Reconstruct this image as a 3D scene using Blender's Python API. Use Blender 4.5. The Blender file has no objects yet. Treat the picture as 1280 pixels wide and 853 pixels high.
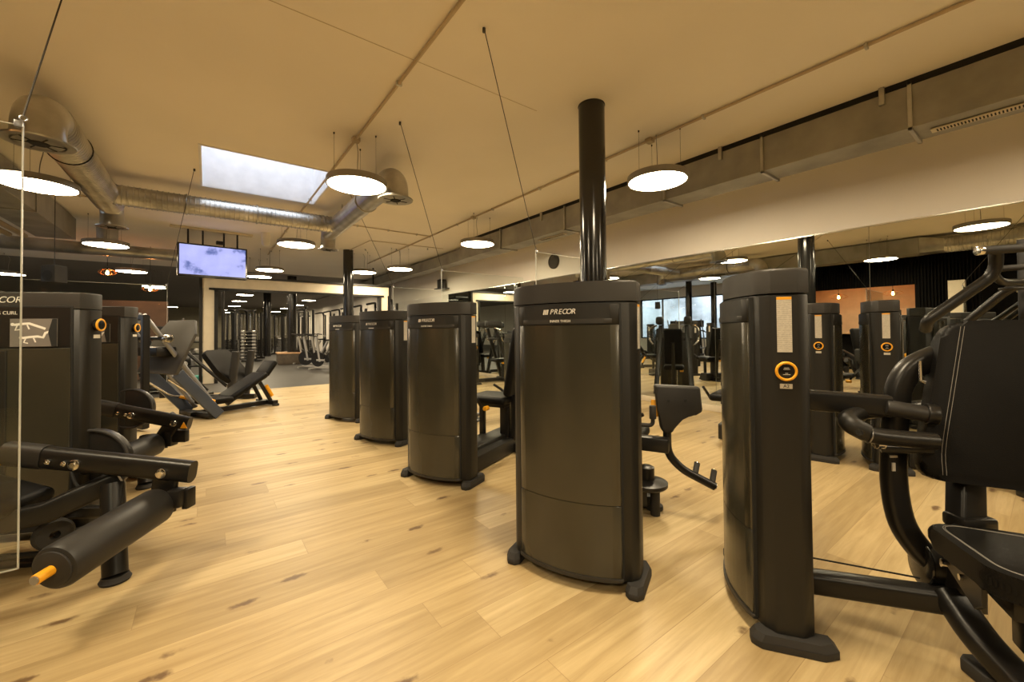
import bpy, bmesh, math, random
from mathutils import Vector, Matrix
random.seed(7)
PI = math.pi
C = bpy.context.scene.collection
S = bpy.context.scene

# ---------------------------------------------------------------- camera, world, exposure
FPX, CX, CY, CAMH = 508.1, 640.0, 405.2, 1.175          # focal length in pixels of the 1280x853 frame, principal point, eye height
YAW, PITCH, ROLL = .642875, .017269, -.0091635
_f = Vector((math.sin(YAW)*math.cos(PITCH), math.cos(YAW)*math.cos(PITCH), math.sin(PITCH)))
_r = Vector((math.cos(YAW), -math.sin(YAW), 0)); _u = _r.cross(_f)
RT = _r*math.cos(ROLL) + _u*math.sin(ROLL); UP = -_r*math.sin(ROLL) + _u*math.cos(ROLL); FW = _f
cam_d = bpy.data.cameras.new('camera'); cam = bpy.data.objects.new('camera', cam_d); C.objects.link(cam)
cam_d.sensor_width = 36; cam_d.lens = FPX/1280*36; cam_d.shift_y = -(426.5-CY)/1280; cam_d.clip_start = .02
mw = Matrix.Identity(4)
for i in range(3):
    mw[i][0] = RT[i]; mw[i][1] = UP[i]; mw[i][2] = -FW[i]
mw[2][3] = CAMH; cam.matrix_world = mw
S.camera = cam
EYE = Vector((0, 0, CAMH))
def W(px, py, d):                                       # the point seen at a photo pixel at a depth in metres
    return EYE + RT*((px-CX)/FPX*d) - UP*((py-CY)/FPX*d) + FW*d
def ON(px, py, z):                                      # the point seen at a photo pixel at a height
    v = RT*((px-CX)/FPX) - UP*((py-CY)/FPX) + FW
    return EYE + v*((z-CAMH)/v.z)

S.view_settings.view_transform = 'Standard'; S.view_settings.look = 'None'
S.view_settings.gamma = 1; S.view_settings.use_curve_mapping = False
S.view_settings.exposure = 0.0
LAMP_POWER = 80.0
LAMP_COL = (1.0, .82, .55)
wd = bpy.data.worlds.new('daylight'); S.world = wd; wd.use_nodes = True
bg = wd.node_tree.nodes['Background']; bg.inputs[0].default_value = (.84, .88, 1, 1); bg.inputs[1].default_value = 4.5
S.cycles.max_bounces = 10; S.cycles.diffuse_bounces = 5; S.cycles.glossy_bounces = 5; S.cycles.transparent_max_bounces = 24
S.cycles.sample_clamp_indirect = 6

# ---------------------------------------------------------------- materials
MATS = {}
def mat(name, col, rough=.5, metal=0, spec=.5, bump=0, bscale=200, var=0, vscale=6):
    m = bpy.data.materials.new(name); m.use_nodes = True; nt = m.node_tree; b = nt.nodes['Principled BSDF']
    b.inputs['Base Color'].default_value = (*col, 1); b.inputs['Roughness'].default_value = rough
    b.inputs['Metallic'].default_value = metal; b.inputs['Specular IOR Level'].default_value = spec
    tc = nt.nodes.new('ShaderNodeTexCoord')
    n = nt.nodes.new('ShaderNodeTexNoise'); n.inputs['Scale'].default_value = bscale; nt.links.new(tc.outputs['Object'], n.inputs['Vector'])
    if bump:
        bp = nt.nodes.new('ShaderNodeBump'); bp.inputs['Strength'].default_value = bump; bp.inputs['Distance'].default_value = .002
        nt.links.new(n.outputs['Fac'], bp.inputs['Height']); nt.links.new(bp.outputs['Normal'], b.inputs['Normal'])
    v = nt.nodes.new('ShaderNodeTexNoise'); v.inputs['Scale'].default_value = vscale; v.inputs['Detail'].default_value = 5
    nt.links.new(tc.outputs['Object'], v.inputs['Vector'])
    rp = nt.nodes.new('ShaderNodeValToRGB'); k = var or .06
    rp.color_ramp.elements[0].color = (*[c*(1-k) for c in col], 1); rp.color_ramp.elements[1].color = (*[min(1, c*(1+k)) for c in col], 1)
    rp.color_ramp.elements[0].position = .3; rp.color_ramp.elements[1].position = .7
    nt.links.new(v.outputs['Fac'], rp.inputs['Fac']); nt.links.new(rp.outputs['Color'], b.inputs['Base Color'])
    MATS[name] = m; return m
def emis(name, col, strength):
    m = bpy.data.materials.new(name); m.use_nodes = True; nt = m.node_tree; nt.nodes.remove(nt.nodes['Principled BSDF'])
    e = nt.nodes.new('ShaderNodeEmission'); e.inputs[0].default_value = (*col, 1); e.inputs[1].default_value = strength
    nt.links.new(e.outputs[0], nt.nodes['Material Output'].inputs[0]); MATS[name] = m; return m

plastic = mat('charcoal_plastic', (.013, .012, .010), .45, spec=.4, bump=.15, bscale=900)
cap_pl = mat('cap_plastic', (.026, .0235, .020), .5, spec=.4, bump=.2, bscale=900)
panel_pl = mat('smoked_panel', (.034, .031, .021), .24, spec=.7)
gasket = mat('black_gasket', (.008, .008, .007), .8)
steel = mat('black_steel', (.010, .009, .008), .36, spec=.4)
rubber = mat('black_rubber', (.022, .020, .018), .7, bump=.2, bscale=500)
leather = mat('black_leather', (.005, .0045, .004), .5, spec=.16, bump=.25, bscale=350)
foam = mat('black_foam', (.018, .0165, .015), .5, bump=.1, bscale=300)
chrome = mat('polished_steel', (.72, .70, .66), .18, metal=1)
grey_metal = mat('grey_metal', (.32, .32, .33), .35, metal=.7)
yellow = mat('yellow_plastic', (.86, .40, .018), .4)
thread = mat('grey_thread', (.20, .19, .17), .8)
paper = mat('label_paper', (.62, .58, .50), .6)
white = mat('white_print', (.75, .72, .66), .5)
galv = mat('galvanised_steel', (.50, .49, .46), .30, metal=.85, var=.3, vscale=3)
duct_flat = mat('duct_steel', (.34, .33, .29), .5, metal=.45, var=.22, vscale=2.5)
cream = mat('cream_paint', (.86, .81, .73), .85, bump=.05, bscale=60, var=.03, vscale=1.2)
ceil_p = mat('ceiling_paint', (.88, .82, .72), .9, bump=.05, bscale=40, var=.05, vscale=.5)
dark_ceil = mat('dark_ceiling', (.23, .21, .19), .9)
col_black = mat('column_gloss', (.013, .012, .011), .16, spec=.6)
dark_wall = mat('dark_wall', (.006, .0055, .005), 1.0, spec=.08)
brown_wall = mat('brown_panel', (.16, .085, .05), .45, var=.25, vscale=3)
warm_wall = mat('warm_plaster', (.88, .66, .42), .8)
beige = mat('beige_panel', (.66, .58, .44), .7)
wood = mat('bench_wood', (.50, .30, .15), .45, var=.25, vscale=9)
darkwood = mat('bench_slats', (.085, .065, .045), .6, var=.25, vscale=9)
white_wall = mat('well_white', (.80, .80, .82), .8)
lamp_body = mat('lamp_body', (.30, .28, .25), .45, metal=.3)
cable_m = mat('cable_black', (.03, .025, .02), .5)
conduit_m = mat('conduit_paint', (.52, .42, .28), .6)
turq = mat('turquoise_foam', (.10, .45, .38), .6)
steelblue = mat('blue_grey_paint', (.07, .085, .12), .35, metal=.3)
silver = mat('silver_paint', (.48, .46, .43), .35, metal=.6)
lampglow = emis('lamp_glow', LAMP_COL, LAMP_POWER)
bulb = emis('bulb_glow', (1, .36, .09), 130)
amber = mat('amber_glass', (.65, .28, .08), .15)

def mirror_mat():
    m = bpy.data.materials.new('mirror_silver'); m.use_nodes = True; b = m.node_tree.nodes['Principled BSDF']
    b.inputs['Base Color'].default_value = (.74, .77, .74, 1); b.inputs['Metallic'].default_value = 1; b.inputs['Roughness'].default_value = 0.0
    return m
mirror_m = mirror_mat()
def glass_mat(name, tint=(.96, .98, .97), boost=1.0):
    m = bpy.data.materials.new(name); m.use_nodes = True; nt = m.node_tree; nt.nodes.remove(nt.nodes['Principled BSDF'])
    t = nt.nodes.new('ShaderNodeBsdfTransparent'); t.inputs[0].default_value = (*tint, 1)
    g = nt.nodes.new('ShaderNodeBsdfGlossy'); g.inputs['Roughness'].default_value = 0
    fr = nt.nodes.new('ShaderNodeFresnel'); ge = nt.nodes.new('ShaderNodeNewGeometry'); ior = nt.nodes.new('ShaderNodeMath'); ior.operation = 'MULTIPLY_ADD'; ior.inputs[1].default_value = 1/1.5-1.5; ior.inputs[2].default_value = 1.5
    nt.links.new(ge.outputs['Backfacing'], ior.inputs[0]); nt.links.new(ior.outputs[0], fr.inputs[0])
    mx = nt.nodes.new('ShaderNodeMixShader')
    nt.links.new(fr.outputs[0], mx.inputs[0]); nt.links.new(t.outputs[0], mx.inputs[1]); nt.links.new(g.outputs[0], mx.inputs[2])
    nt.links.new(mx.outputs[0], nt.nodes['Material Output'].inputs[0]); return m
glass = glass_mat('clear_glass')
edge_m = mat('glass_edge', (.55, .56, .51), .3)

def floor_mat():
    m = bpy.data.materials.new('oak_planks'); m.use_nodes = True; nt = m.node_tree; N = nt.nodes; L = nt.links; b = N['Principled BSDF']
    tc = N.new('ShaderNodeTexCoord')
    br = N.new('ShaderNodeTexBrick'); br.offset = 0; br.offset_frequency = 2; br.squash = 1
    br.inputs['Scale'].default_value = 1; br.inputs['Brick Width'].default_value = 2.15; br.inputs['Row Height'].default_value = .185
    br.inputs['Mortar Size'].default_value = .0012; br.inputs['Mortar Smooth'].default_value = .1; br.inputs['Bias'].default_value = 0
    br.inputs['Color1'].default_value = (0, 0, 0, 1); br.inputs['Color2'].default_value = (1, 1, 1, 1); br.inputs['Mortar'].default_value = (.5, .5, .5, 1)
    sx = N.new('ShaderNodeSeparateXYZ'); L.new(tc.outputs['Object'], sx.inputs[0])
    ro = N.new('ShaderNodeMath'); ro.operation = 'DIVIDE'; ro.inputs[1].default_value = .185; L.new(sx.outputs['Y'], ro.inputs[0])
    rf = N.new('ShaderNodeMath'); rf.operation = 'FLOOR'; L.new(ro.outputs[0], rf.inputs[0])
    wn = N.new('ShaderNodeTexWhiteNoise'); wn.noise_dimensions = '1D'; L.new(rf.outputs[0], wn.inputs['W'])
    sh = N.new('ShaderNodeMath'); sh.operation = 'MULTIPLY_ADD'; sh.inputs[1].default_value = 2.15; L.new(wn.outputs['Value'], sh.inputs[0]); L.new(sx.outputs['X'], sh.inputs[2])
    cx_ = N.new('ShaderNodeCombineXYZ'); L.new(sh.outputs[0], cx_.inputs['X']); L.new(sx.outputs['Y'], cx_.inputs['Y'])
    L.new(cx_.outputs[0], br.inputs['Vector'])
    ramp = N.new('ShaderNodeValToRGB'); e = ramp.color_ramp.elements
    e[0].color = (.37, .275, .137, 1); e[0].position = 0; e[1].color = (.525, .41, .222, 1); e[1].position = 1
    x = ramp.color_ramp.elements.new(.45); x.color = (.465, .35, .18, 1)
    L.new(br.outputs['Color'], ramp.inputs['Fac'])
    # grain: noise stretched along the boards, shifted per board
    mp = N.new('ShaderNodeMapping'); mp.inputs['Scale'].default_value = (1.1, 16, 1)
    ad = N.new('ShaderNodeVectorMath'); ad.operation = 'ADD'
    L.new(tc.outputs['Object'], mp.inputs['Vector'])
    sc = N.new('ShaderNodeVectorMath'); sc.operation = 'SCALE'; sc.inputs['Scale'].default_value = 31
    L.new(br.outputs['Color'], sc.inputs[0]); L.new(mp.outputs[0], ad.inputs[0]); L.new(sc.outputs[0], ad.inputs[1])
    gr = N.new('ShaderNodeTexNoise'); gr.inputs['Scale'].default_value = 1.6; gr.inputs['Detail'].default_value = 8; gr.inputs['Roughness'].default_value = .62; gr.inputs['Distortion'].default_value = .5
    L.new(ad.outputs[0], gr.inputs['Vector'])
    gramp = N.new('ShaderNodeValToRGB'); ge = gramp.color_ramp.elements
    ge[0].position = .26; ge[0].color = (.74, .69, .61, 1); ge[1].position = .66; ge[1].color = (1.1, 1.1, 1.1, 1)
    L.new(gr.outputs['Fac'], gramp.inputs['Fac'])
    mul = N.new('ShaderNodeMix'); mul.data_type = 'RGBA'; mul.blend_type = 'MULTIPLY'; mul.inputs[0].default_value = 1
    L.new(ramp.outputs[0], mul.inputs[6]); L.new(gramp.outputs[0], mul.inputs[7])
    # knots: sparse elongated dark spots
    mp2 = N.new('ShaderNodeMapping'); mp2.inputs['Scale'].default_value = (2.6, 7.0, 1); L.new(tc.outputs['Object'], mp2.inputs['Vector'])
    vo = N.new('ShaderNodeTexVoronoi'); vo.inputs['Scale'].default_value = 1; L.new(mp2.outputs[0], vo.inputs['Vector'])
    wob = N.new('ShaderNodeTexNoise'); wob.inputs['Scale'].default_value = 30; wob.inputs['Detail'].default_value = 3; L.new(tc.outputs['Object'], wob.inputs['Vector'])
    ws = N.new('ShaderNodeMath'); ws.operation = 'MULTIPLY_ADD'; ws.inputs[1].default_value = .21; L.new(wob.outputs['Fac'], ws.inputs[0]); L.new(vo.outputs['Distance'], ws.inputs[2])
    kr = N.new('ShaderNodeValToRGB'); ke = kr.color_ramp.elements
    ke[0].position = .19; ke[0].color = (1, 1, 1, 1); ke[1].position = .28; ke[1].color = (0, 0, 0, 1)
    L.new(ws.outputs[0], kr.inputs['Fac'])
    sep = N.new('ShaderNodeSeparateColor'); L.new(vo.outputs['Color'], sep.inputs[0])
    th = N.new('ShaderNodeMath'); th.operation = 'GREATER_THAN'; th.inputs[1].default_value = .3; L.new(sep.outputs[0], th.inputs[0])
    km = N.new('ShaderNodeMath'); km.operation = 'MULTIPLY'; L.new(kr.outputs[0], km.inputs[0]); L.new(th.outputs[0], km.inputs[1])
    km2 = N.new('ShaderNodeMath'); km2.operation = 'MULTIPLY'; km2.inputs[1].default_value = .95; L.new(km.outputs[0], km2.inputs[0])
    kn = N.new('ShaderNodeMix'); kn.data_type = 'RGBA'; L.new(km2.outputs[0], kn.inputs[0]); L.new(mul.outputs[2], kn.inputs[6]); kn.inputs[7].default_value = (.13, .075, .035, 1)
    # joint lines
    jm = N.new('ShaderNodeMix'); jm.data_type = 'RGBA'; jf = N.new('ShaderNodeMath'); jf.operation = 'MULTIPLY'; jf.inputs[1].default_value = .55
    L.new(br.outputs['Fac'], jf.inputs[0]); L.new(jf.outputs[0], jm.inputs[0]); L.new(kn.outputs[2], jm.inputs[6]); jm.inputs[7].default_value = (.20, .12, .05, 1)
    L.new(jm.outputs[2], b.inputs['Base Color'])
    b.inputs['Roughness'].default_value = .42; b.inputs['Specular IOR Level'].default_value = .35
    bp = N.new('ShaderNodeBump'); bp.inputs['Strength'].default_value = .12; bp.inputs['Distance'].default_value = .001
    L.new(gr.outputs['Fac'], bp.inputs['Height']); L.new(bp.outputs[0], b.inputs['Normal'])
    return m
oak = floor_mat()
rubber_floor = mat('grey_rubber_floor', (.043, .040, .035), .5, var=.12, vscale=1.5)
def label_mat():
    m = bpy.data.materials.new('printed_label'); m.use_nodes = True; nt = m.node_tree; b = nt.nodes['Principled BSDF']
    tc = nt.nodes.new('ShaderNodeTexCoord'); w = nt.nodes.new('ShaderNodeTexWave'); w.bands_direction = 'Z'; w.inputs['Scale'].default_value = 62; w.inputs['Distortion'].default_value = 0
    n = nt.nodes.new('ShaderNodeTexNoise'); n.inputs['Scale'].default_value = 160
    nt.links.new(tc.outputs['Object'], w.inputs['Vector']); nt.links.new(tc.outputs['Object'], n.inputs['Vector'])
    a = nt.nodes.new('ShaderNodeMath'); a.operation = 'MULTIPLY'; nt.links.new(w.outputs['Fac'], a.inputs[0]); nt.links.new(n.outputs['Fac'], a.inputs[1])
    r = nt.nodes.new('ShaderNodeValToRGB'); r.color_ramp.elements[0].position = .15; r.color_ramp.elements[0].color = (.62, .58, .50, 1); r.color_ramp.elements[1].position = .55; r.color_ramp.elements[1].color = (.34, .31, .26, 1)
    nt.links.new(a.outputs[0], r.inputs[0]); nt.links.new(r.outputs[0], b.inputs['Base Color']); b.inputs['Roughness'].default_value = .5
    return m
label_m = label_mat()
def screen_mat():
    m = bpy.data.materials.new('screen_picture'); m.use_nodes = True; nt = m.node_tree; nt.nodes.remove(nt.nodes['Principled BSDF'])
    tc = nt.nodes.new('ShaderNodeTexCoord'); n = nt.nodes.new('ShaderNodeTexNoise'); n.inputs['Scale'].default_value = 2.6; n.inputs['Detail'].default_value = 4
    nt.links.new(tc.outputs['Object'], n.inputs['Vector'])
    r = nt.nodes.new('ShaderNodeValToRGB'); r.color_ramp.elements[0].position = .36; r.color_ramp.elements[0].color = (.16, .20, .48, 1)
    r.color_ramp.elements[1].position = .43; r.color_ramp.elements[1].color = (.50, .52, 1.0, 1)
    x = r.color_ramp.elements.new(.7); x.color = (.62, .64, 1.0, 1)
    e = nt.nodes.new('ShaderNodeEmission'); e.inputs[1].default_value = 1.0
    nt.links.new(n.outputs['Fac'], r.inputs[0]); nt.links.new(r.outputs[0], e.inputs[0]); nt.links.new(e.outputs[0], nt.nodes['Material Output'].inputs[0])
    return m
screen_m = screen_mat()

# ---------------------------------------------------------------- mesh builder
class MB:
    """collects shapes; build() links them as one mesh object"""
    def __init__(s): s.bm = bmesh.new()
    def _add(s, t, M=None):
        if M is not None: bmesh.ops.transform(t, matrix=M, verts=t.verts)
        bmesh.ops.recalc_face_normals(t, faces=t.faces)
        me = bpy.data.meshes.new('t'); t.to_mesh(me); t.free(); s.bm.from_mesh(me); bpy.data.meshes.remove(me)
        return s
    def box(s, c, size, bev=0, seg=2, M=None, rz=0):
        t = bmesh.new(); bmesh.ops.create_cube(t, size=1)
        bmesh.ops.scale(t, vec=Vector(size), verts=t.verts)
        if bev: bmesh.ops.bevel(t, geom=list(t.edges), offset=min(bev, min(size)*.49), segments=seg, profile=.5, affect='EDGES')
        m = Matrix.Translation(Vector(c)) @ Matrix.Rotation(rz, 4, 'Z')
        return s._add(t, (M @ m) if M is not None else m)
    def prism(s, pts, z0, z1, bev=0, seg=2, M=None, top_scale=None, bevtop=False):
        t = bmesh.new(); a = [t.verts.new((x, y, z0)) for x, y in pts]
        k = top_scale or 1; cx = sum(p[0] for p in pts)/len(pts); cy = sum(p[1] for p in pts)/len(pts)
        b = [t.verts.new((cx+(x-cx)*k, cy+(y-cy)*k, z1)) for x, y in pts]
        n = len(pts); t.faces.new(a[::-1]); tf = t.faces.new(b)
        for i in range(n): t.faces.new((a[i], a[(i+1) % n], b[(i+1) % n], b[i]))
        if bev:
            g = list(tf.edges) if bevtop else list(t.edges)
            bmesh.ops.bevel(t, geom=g, offset=bev, segments=seg, profile=.5, affect='EDGES')
        return s._add(t, M)
    def sweep(s, pts, sec, up=None, closed=False, caps=True):
        """section (list of 2-D points: side, up) carried along a path"""
        P = [Vector(p) for p in pts]; n = len(P); t = bmesh.new(); rings = []
        tang = []
        for i in range(n):
            if closed: d = P[(i+1) % n]-P[i-1]
            else: d = P[min(i+1, n-1)]-P[max(i-1, 0)]
            tang.append(d.normalized())
        ref = Vector(up) if up is not None else (Vector((0, 0, 1)) if abs(tang[0].z) < .9 else Vector((1, 0, 0)))
        for i in range(n):
            d = tang[i]; side = d.cross(ref)
            if side.length < 1e-4: side = d.orthogonal()
            side.normalize(); u = side.cross(d).normalized()
            if up is None: ref = u
            rings.append([t.verts.new(P[i]+side*a+u*b) for a, b in sec])
        m = len(sec)
        for i in range(n if closed else n-1):
            A, B = rings[i], rings[(i+1) % n]
            for j in range(m): t.faces.new((A[j], A[(j+1) % m], B[(j+1) % m], B[j]))
        if caps and not closed: t.faces.new(rings[0][::-1]); t.faces.new(rings[-1])
        return s._add(t)
    def tube(s, pts, r, n=12, closed=False, fillet=0, k=5):
        if fillet: pts = filleted(pts, fillet, k)
        return s.sweep(pts, [(r*math.cos(2*PI*i/n), r*math.sin(2*PI*i/n)) for i in range(n)], closed=closed)
    def beam(s, pts, w, h, up=(0, 0, 1), rad=.01, fillet=0, k=5):
        if fillet: pts = filleted(pts, fillet, k)
        return s.sweep(pts, rrect(w, h, rad), up=up)
    def lathe(s, prof, M=None, n=32):
        t = bmesh.new(); rings = []
        for r, z in prof:
            if r < 1e-6: rings.append([t.verts.new((0, 0, z))])
            else: rings.append([t.verts.new((r*math.cos(2*PI*i/n), r*math.sin(2*PI*i/n), z)) for i in range(n)])
        for A, B in zip(rings, rings[1:]):
            for i in range(n):
                j = (i+1) % n
                if len(A) == 1 and len(B) > 1: t.faces.new((A[0], B[j], B[i]))
                elif len(B) == 1 and len(A) > 1: t.faces.new((A[i], A[j], B[0]))
                elif len(A) > 1: t.faces.new((A[i], A[j], B[j], B[i]))
        return s._add(t, M)
    def cyl(s, p0, p1, r, n=20, r1=None, bev=0):
        p0, p1 = Vector(p0), Vector(p1); d = p1-p0; L = d.length; r1 = r if r1 is None else r1
        prof = [(0, 0), (r, 0), (r1, L), (0, L)] if not bev else [(0, 0), (r-bev, 0), (r-bev*.3, bev*.3), (r, bev), (r1, L-bev), (r1-bev*.3, L-bev*.3), (r1-bev, L), (0, L)]
        return s.lathe(prof, axis(p0, d), n)
    def torus(s, c, nrm, R, r, n=28, m=10):
        M = axis(Vector(c), Vector(nrm))
        return s.tube([M @ Vector((R*math.cos(2*PI*i/n), R*math.sin(2*PI*i/n), 0)) for i in range(n)], r, m, closed=True)
    def build(s, name, m, parent=None, smooth=35, inv=False):
        me = bpy.data.meshes.new(name)
        if inv and parent is not None: bmesh.ops.transform(s.bm, matrix=root_matrix(parent).inverted(), verts=s.bm.verts)
        s.bm.to_mesh(me); s.bm.free()
        for p in me.polygons: p.use_smooth = True
        me.set_sharp_from_angle(angle=math.radians(smooth))
        me.materials.append(m); o = bpy.data.objects.new(name, me); C.objects.link(o)
        if parent is not None: o.parent = parent
        return o
def root_matrix(o):
    M = o.matrix_basis.copy()
    while o.parent is not None:
        o = o.parent; M = o.matrix_basis @ M
    return M
def axis(p, d):
    d = Vector(d).normalized(); return Matrix.Translation(Vector(p)) @ d.to_track_quat('Z', 'Y').to_matrix().to_4x4()
def rrect(w, h, r, k=3):
    r = min(r, w*.49, h*.49); out = []
    for cx, cy, a in ((w/2-r, h/2-r, 0), (-w/2+r, h/2-r, PI/2), (-w/2+r, -h/2+r, PI), (w/2-r, -h/2+r, 1.5*PI)):
        for i in range(k+1):
            t = a+PI/2*i/k; out.append((cx+r*math.cos(t), cy+r*math.sin(t)))
    return out
def filleted(pts, r, k=5):
    P = [Vector(p) for p in pts]; out = [P[0]]
    for a, b, c in zip(P, P[1:], P[2:]):
        d1 = (a-b); d2 = (c-b); rr = min(r, d1.length*.45, d2.length*.45); p0 = b+d1.normalized()*rr; p1 = b+d2.normalized()*rr
        for i in range(k+1):
            t = i/k; out.append(p0*(1-t)**2+b*2*t*(1-t)+p1*t*t)
    out.append(P[-1]); return out
def spline(pts, k=6):
    P = [Vector(p) for p in pts]; out = []
    Q = [P[0]*2-P[1]]+P+[P[-1]*2-P[-2]]
    for i in range(1, len(Q)-2):
        for j in range(k):
            t = j/k; a, b, c, d = Q[i-1:i+3]
            out.append(.5*((2*b)+(c-a)*t+(2*a-5*b+4*c-d)*t*t+(3*b-a-3*c+d)*t**3))
    out.append(P[-1]); return out
def cushion(mb, c, size, bev, M=None, seg=4): return mb.box(c, size, bev, seg, M)

def tag(o, label, cat, group=None):
    o['label'] = label; o['category'] = cat
    if group: o['group'] = group
    return o
def thing(name, label, cat, loc=(0, 0, 0), rz=0, group=None):
    o = bpy.data.objects.new(name, None); C.objects.link(o); o.empty_display_size = .1
    o.location = loc; o.rotation_euler = (0, 0, rz); return tag(o, label, cat, group)
def struct(name, mb, m, smooth=35):
    o = mb.build(name, m, smooth=smooth); o['kind'] = 'structure'; return o
def dup(root, loc, rz, label, group=None):
    r = root.copy(); C.objects.link(r); r.location = loc; r.rotation_euler = (0, 0, rz); r['label'] = label
    if group: r['group'] = group
    for ch in list(root.children):
        c = ch.copy(); C.objects.link(c); c.parent = r
        for g in list(ch.children):
            d = g.copy(); C.objects.link(d); d.parent = c
    return r
def text(name, body, size, M, m, parent, shear=0, extrude=.0006, inv=False):
    """lettering as one mesh; M is a matrix, or a list of one matrix per letter"""
    bm = bmesh.new()
    for ch, mm in (zip(body, M) if isinstance(M, list) else [(body, M)]):
        cu = bpy.data.curves.new('lettering', 'FONT'); cu.body = ch; cu.size = size; cu.align_x = 'CENTER'; cu.align_y = 'CENTER'; cu.shear = shear; cu.extrude = extrude
        o = bpy.data.objects.new('lettering', cu); me = bpy.data.meshes.new_from_object(o); me.transform(mm); bm.from_mesh(me)
        bpy.data.objects.remove(o); bpy.data.curves.remove(cu); bpy.data.meshes.remove(me)
    mb = MB(); mb.bm.free(); mb.bm = bm; return mb.build(name, m, parent, inv=inv)

# ---------------------------------------------------------------- the room
XR, XL, ZC, YB = 5.8, -8.0, 3.35, 12.0
b = MB(); b.box(((XR+XL)/2, 2.5, -.05), (XR-XL, 15, .1)); struct('floor', b, oak)
b = MB(); b.box(((XR+XL)/2, 26, -.05), (XR-XL, 32, .1)); o = struct('floor_rubber', b, rubber_floor)
# ceiling with the opening of the skylight
SX0, SX1, SY0, SY1 = -.07, 1.42, 5.84, 7.44
b = MB()
for x0, x1, y0, y1 in ((XL, SX0, -5, 17), (SX1, XR, -5, 17), (SX0, SX1, -5, SY0), (SX0, SX1, SY1, 17)):
    b.box(((x0+x1)/2, (y0+y1)/2, ZC+.1), (x1-x0, y1-y0, .2))
struct('ceiling', b, ceil_p)
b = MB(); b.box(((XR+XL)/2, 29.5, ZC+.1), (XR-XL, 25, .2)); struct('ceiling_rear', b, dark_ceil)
b = MB(); t = .04; hz = 1.3
b.box(((SX0+SX1)/2, SY0-t/2+.004, ZC+hz/2+.001), (SX1-SX0+2*t, t, hz-.001)); b.box(((SX0+SX1)/2, SY1+t/2-.004, ZC+hz/2+.001), (SX1-SX0+2*t, t, hz-.001))
b.box((SX0-t/2+.004, (SY0+SY1)/2, ZC+hz/2+.001), (t, SY1-SY0, hz)); b.box((SX1+t/2-.004, (SY0+SY1)/2, ZC+hz/2+.001), (t, SY1-SY0, hz))
struct('skylight_well', b, white_wall)
b = MB(); b.box(((SX0+SX1)/2, (SY0+SY1)/2, ZC+1.3), (SX1-SX0, SY1-SY0, .02)); o = struct('window_skylight', b, glass)
b = MB(); g = .022
for x0, x1, y0, y1 in ((SX0-g, SX1+g, SY0-g, SY0), (SX0-g, SX1+g, SY1, SY1+g), (SX0-g, SX0, SY0, SY1), (SX1, SX1+g, SY0, SY1)):
    b.box(((x0+x1)/2, (y0+y1)/2, ZC-.004), (x1-x0, y1-y0, .012))
struct('trim_skylight', b, white_wall)
b = MB(); b.box((XR+.1, 18.5, ZC/2), (.2, 47, ZC)); struct('wall_right', b, cream)
b = MB(); b.box(((XR+XL)/2, 42.1, ZC/2), (XR-XL, .2, ZC)); struct('wall_back', b, mat('rear_plaster', (.34, .31, .22), .8))
b = MB(); b.box(((XR+XL)/2, -5.1, ZC/2), (XR-XL+.4, .2, ZC)); struct('wall_front', b, mat('rear_grey', (.13, .125, .115), .8))
# left wall of the deep room, with the daylight windows
b = MB(); WY0, WY1, WZ0, WZ1 = 7.2, 14.0, .7, 2.85
for y0, y1, z0, z1 in ((-5, WY0, 0, ZC), (WY1, 42, 0, ZC), (WY0, WY1, 0, WZ0), (WY0, WY1, WZ1, ZC)):
    b.box((XL-.1, (y0+y1)/2, (z0+z1)/2), (.2, y1-y0, z1-z0))
struct('wall_left', b, cream)
b = MB()
for i in range(6):
    y = WY0+(WY1-WY0)*i/5; b.box((XL-.05, min(max(y, WY0+.03), WY1-.03), (WZ0+WZ1)/2), (.08, .06, WZ1-WZ0))
b.box((XL-.05, (WY0+WY1)/2, WZ0+.03), (.08, WY1-WY0, .06)); b.box((XL-.05, (WY0+WY1)/2, WZ1-.03), (.08, WY1-WY0, .06))
fr = struct('window_1', b, steel)
b = MB(); b.box((XL-.05, (WY0+WY1)/2, (WZ0+WZ1)/2), (.012, WY1-WY0, WZ1-WZ0)); o = b.build('window_glass', glass, fr)
# added wall and ground outside, put there to tone down daylight in the windows
b = MB(); b.box((-16, 11, 3), (.3, 30, 8)); b.box((-12, 11, -.4), (8, 30, .3)); struct('added_dimming_wall', b, mat('dimming_wall_grey', (.50, .53, .55), .9, var=.5, vscale=.6))
# skirting and mirror on the right wall
b = MB(); b.box((XR-.012, 3.45, .045), (.024, 14.9, .09), .003); struct('baseboard_right', b, beige)
mr = thing('wall_mirror', 'tall mirror covering the right wall below the cream band', 'mirror', (XR, 3.4, .09))
YS = [-3.9, -2.2, -.5, 1.2, 2.9, 4.6, 6.3, 8.0, 9.6, 10.9]
for y0, y1 in zip(YS, YS[1:]):
    b = MB(); b.box((XR-.008, (y0+y1)/2, 1.185), (.012, y1-y0-.004, 2.19), .001, 1); b.build('mirror_panel', mirror_m, mr, inv=True)
b = MB(); b.box((XR-.010, 3.5, 2.288), (.02, 14.8, .014)); b.build('top_rail', chrome, mr, inv=True)
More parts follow.
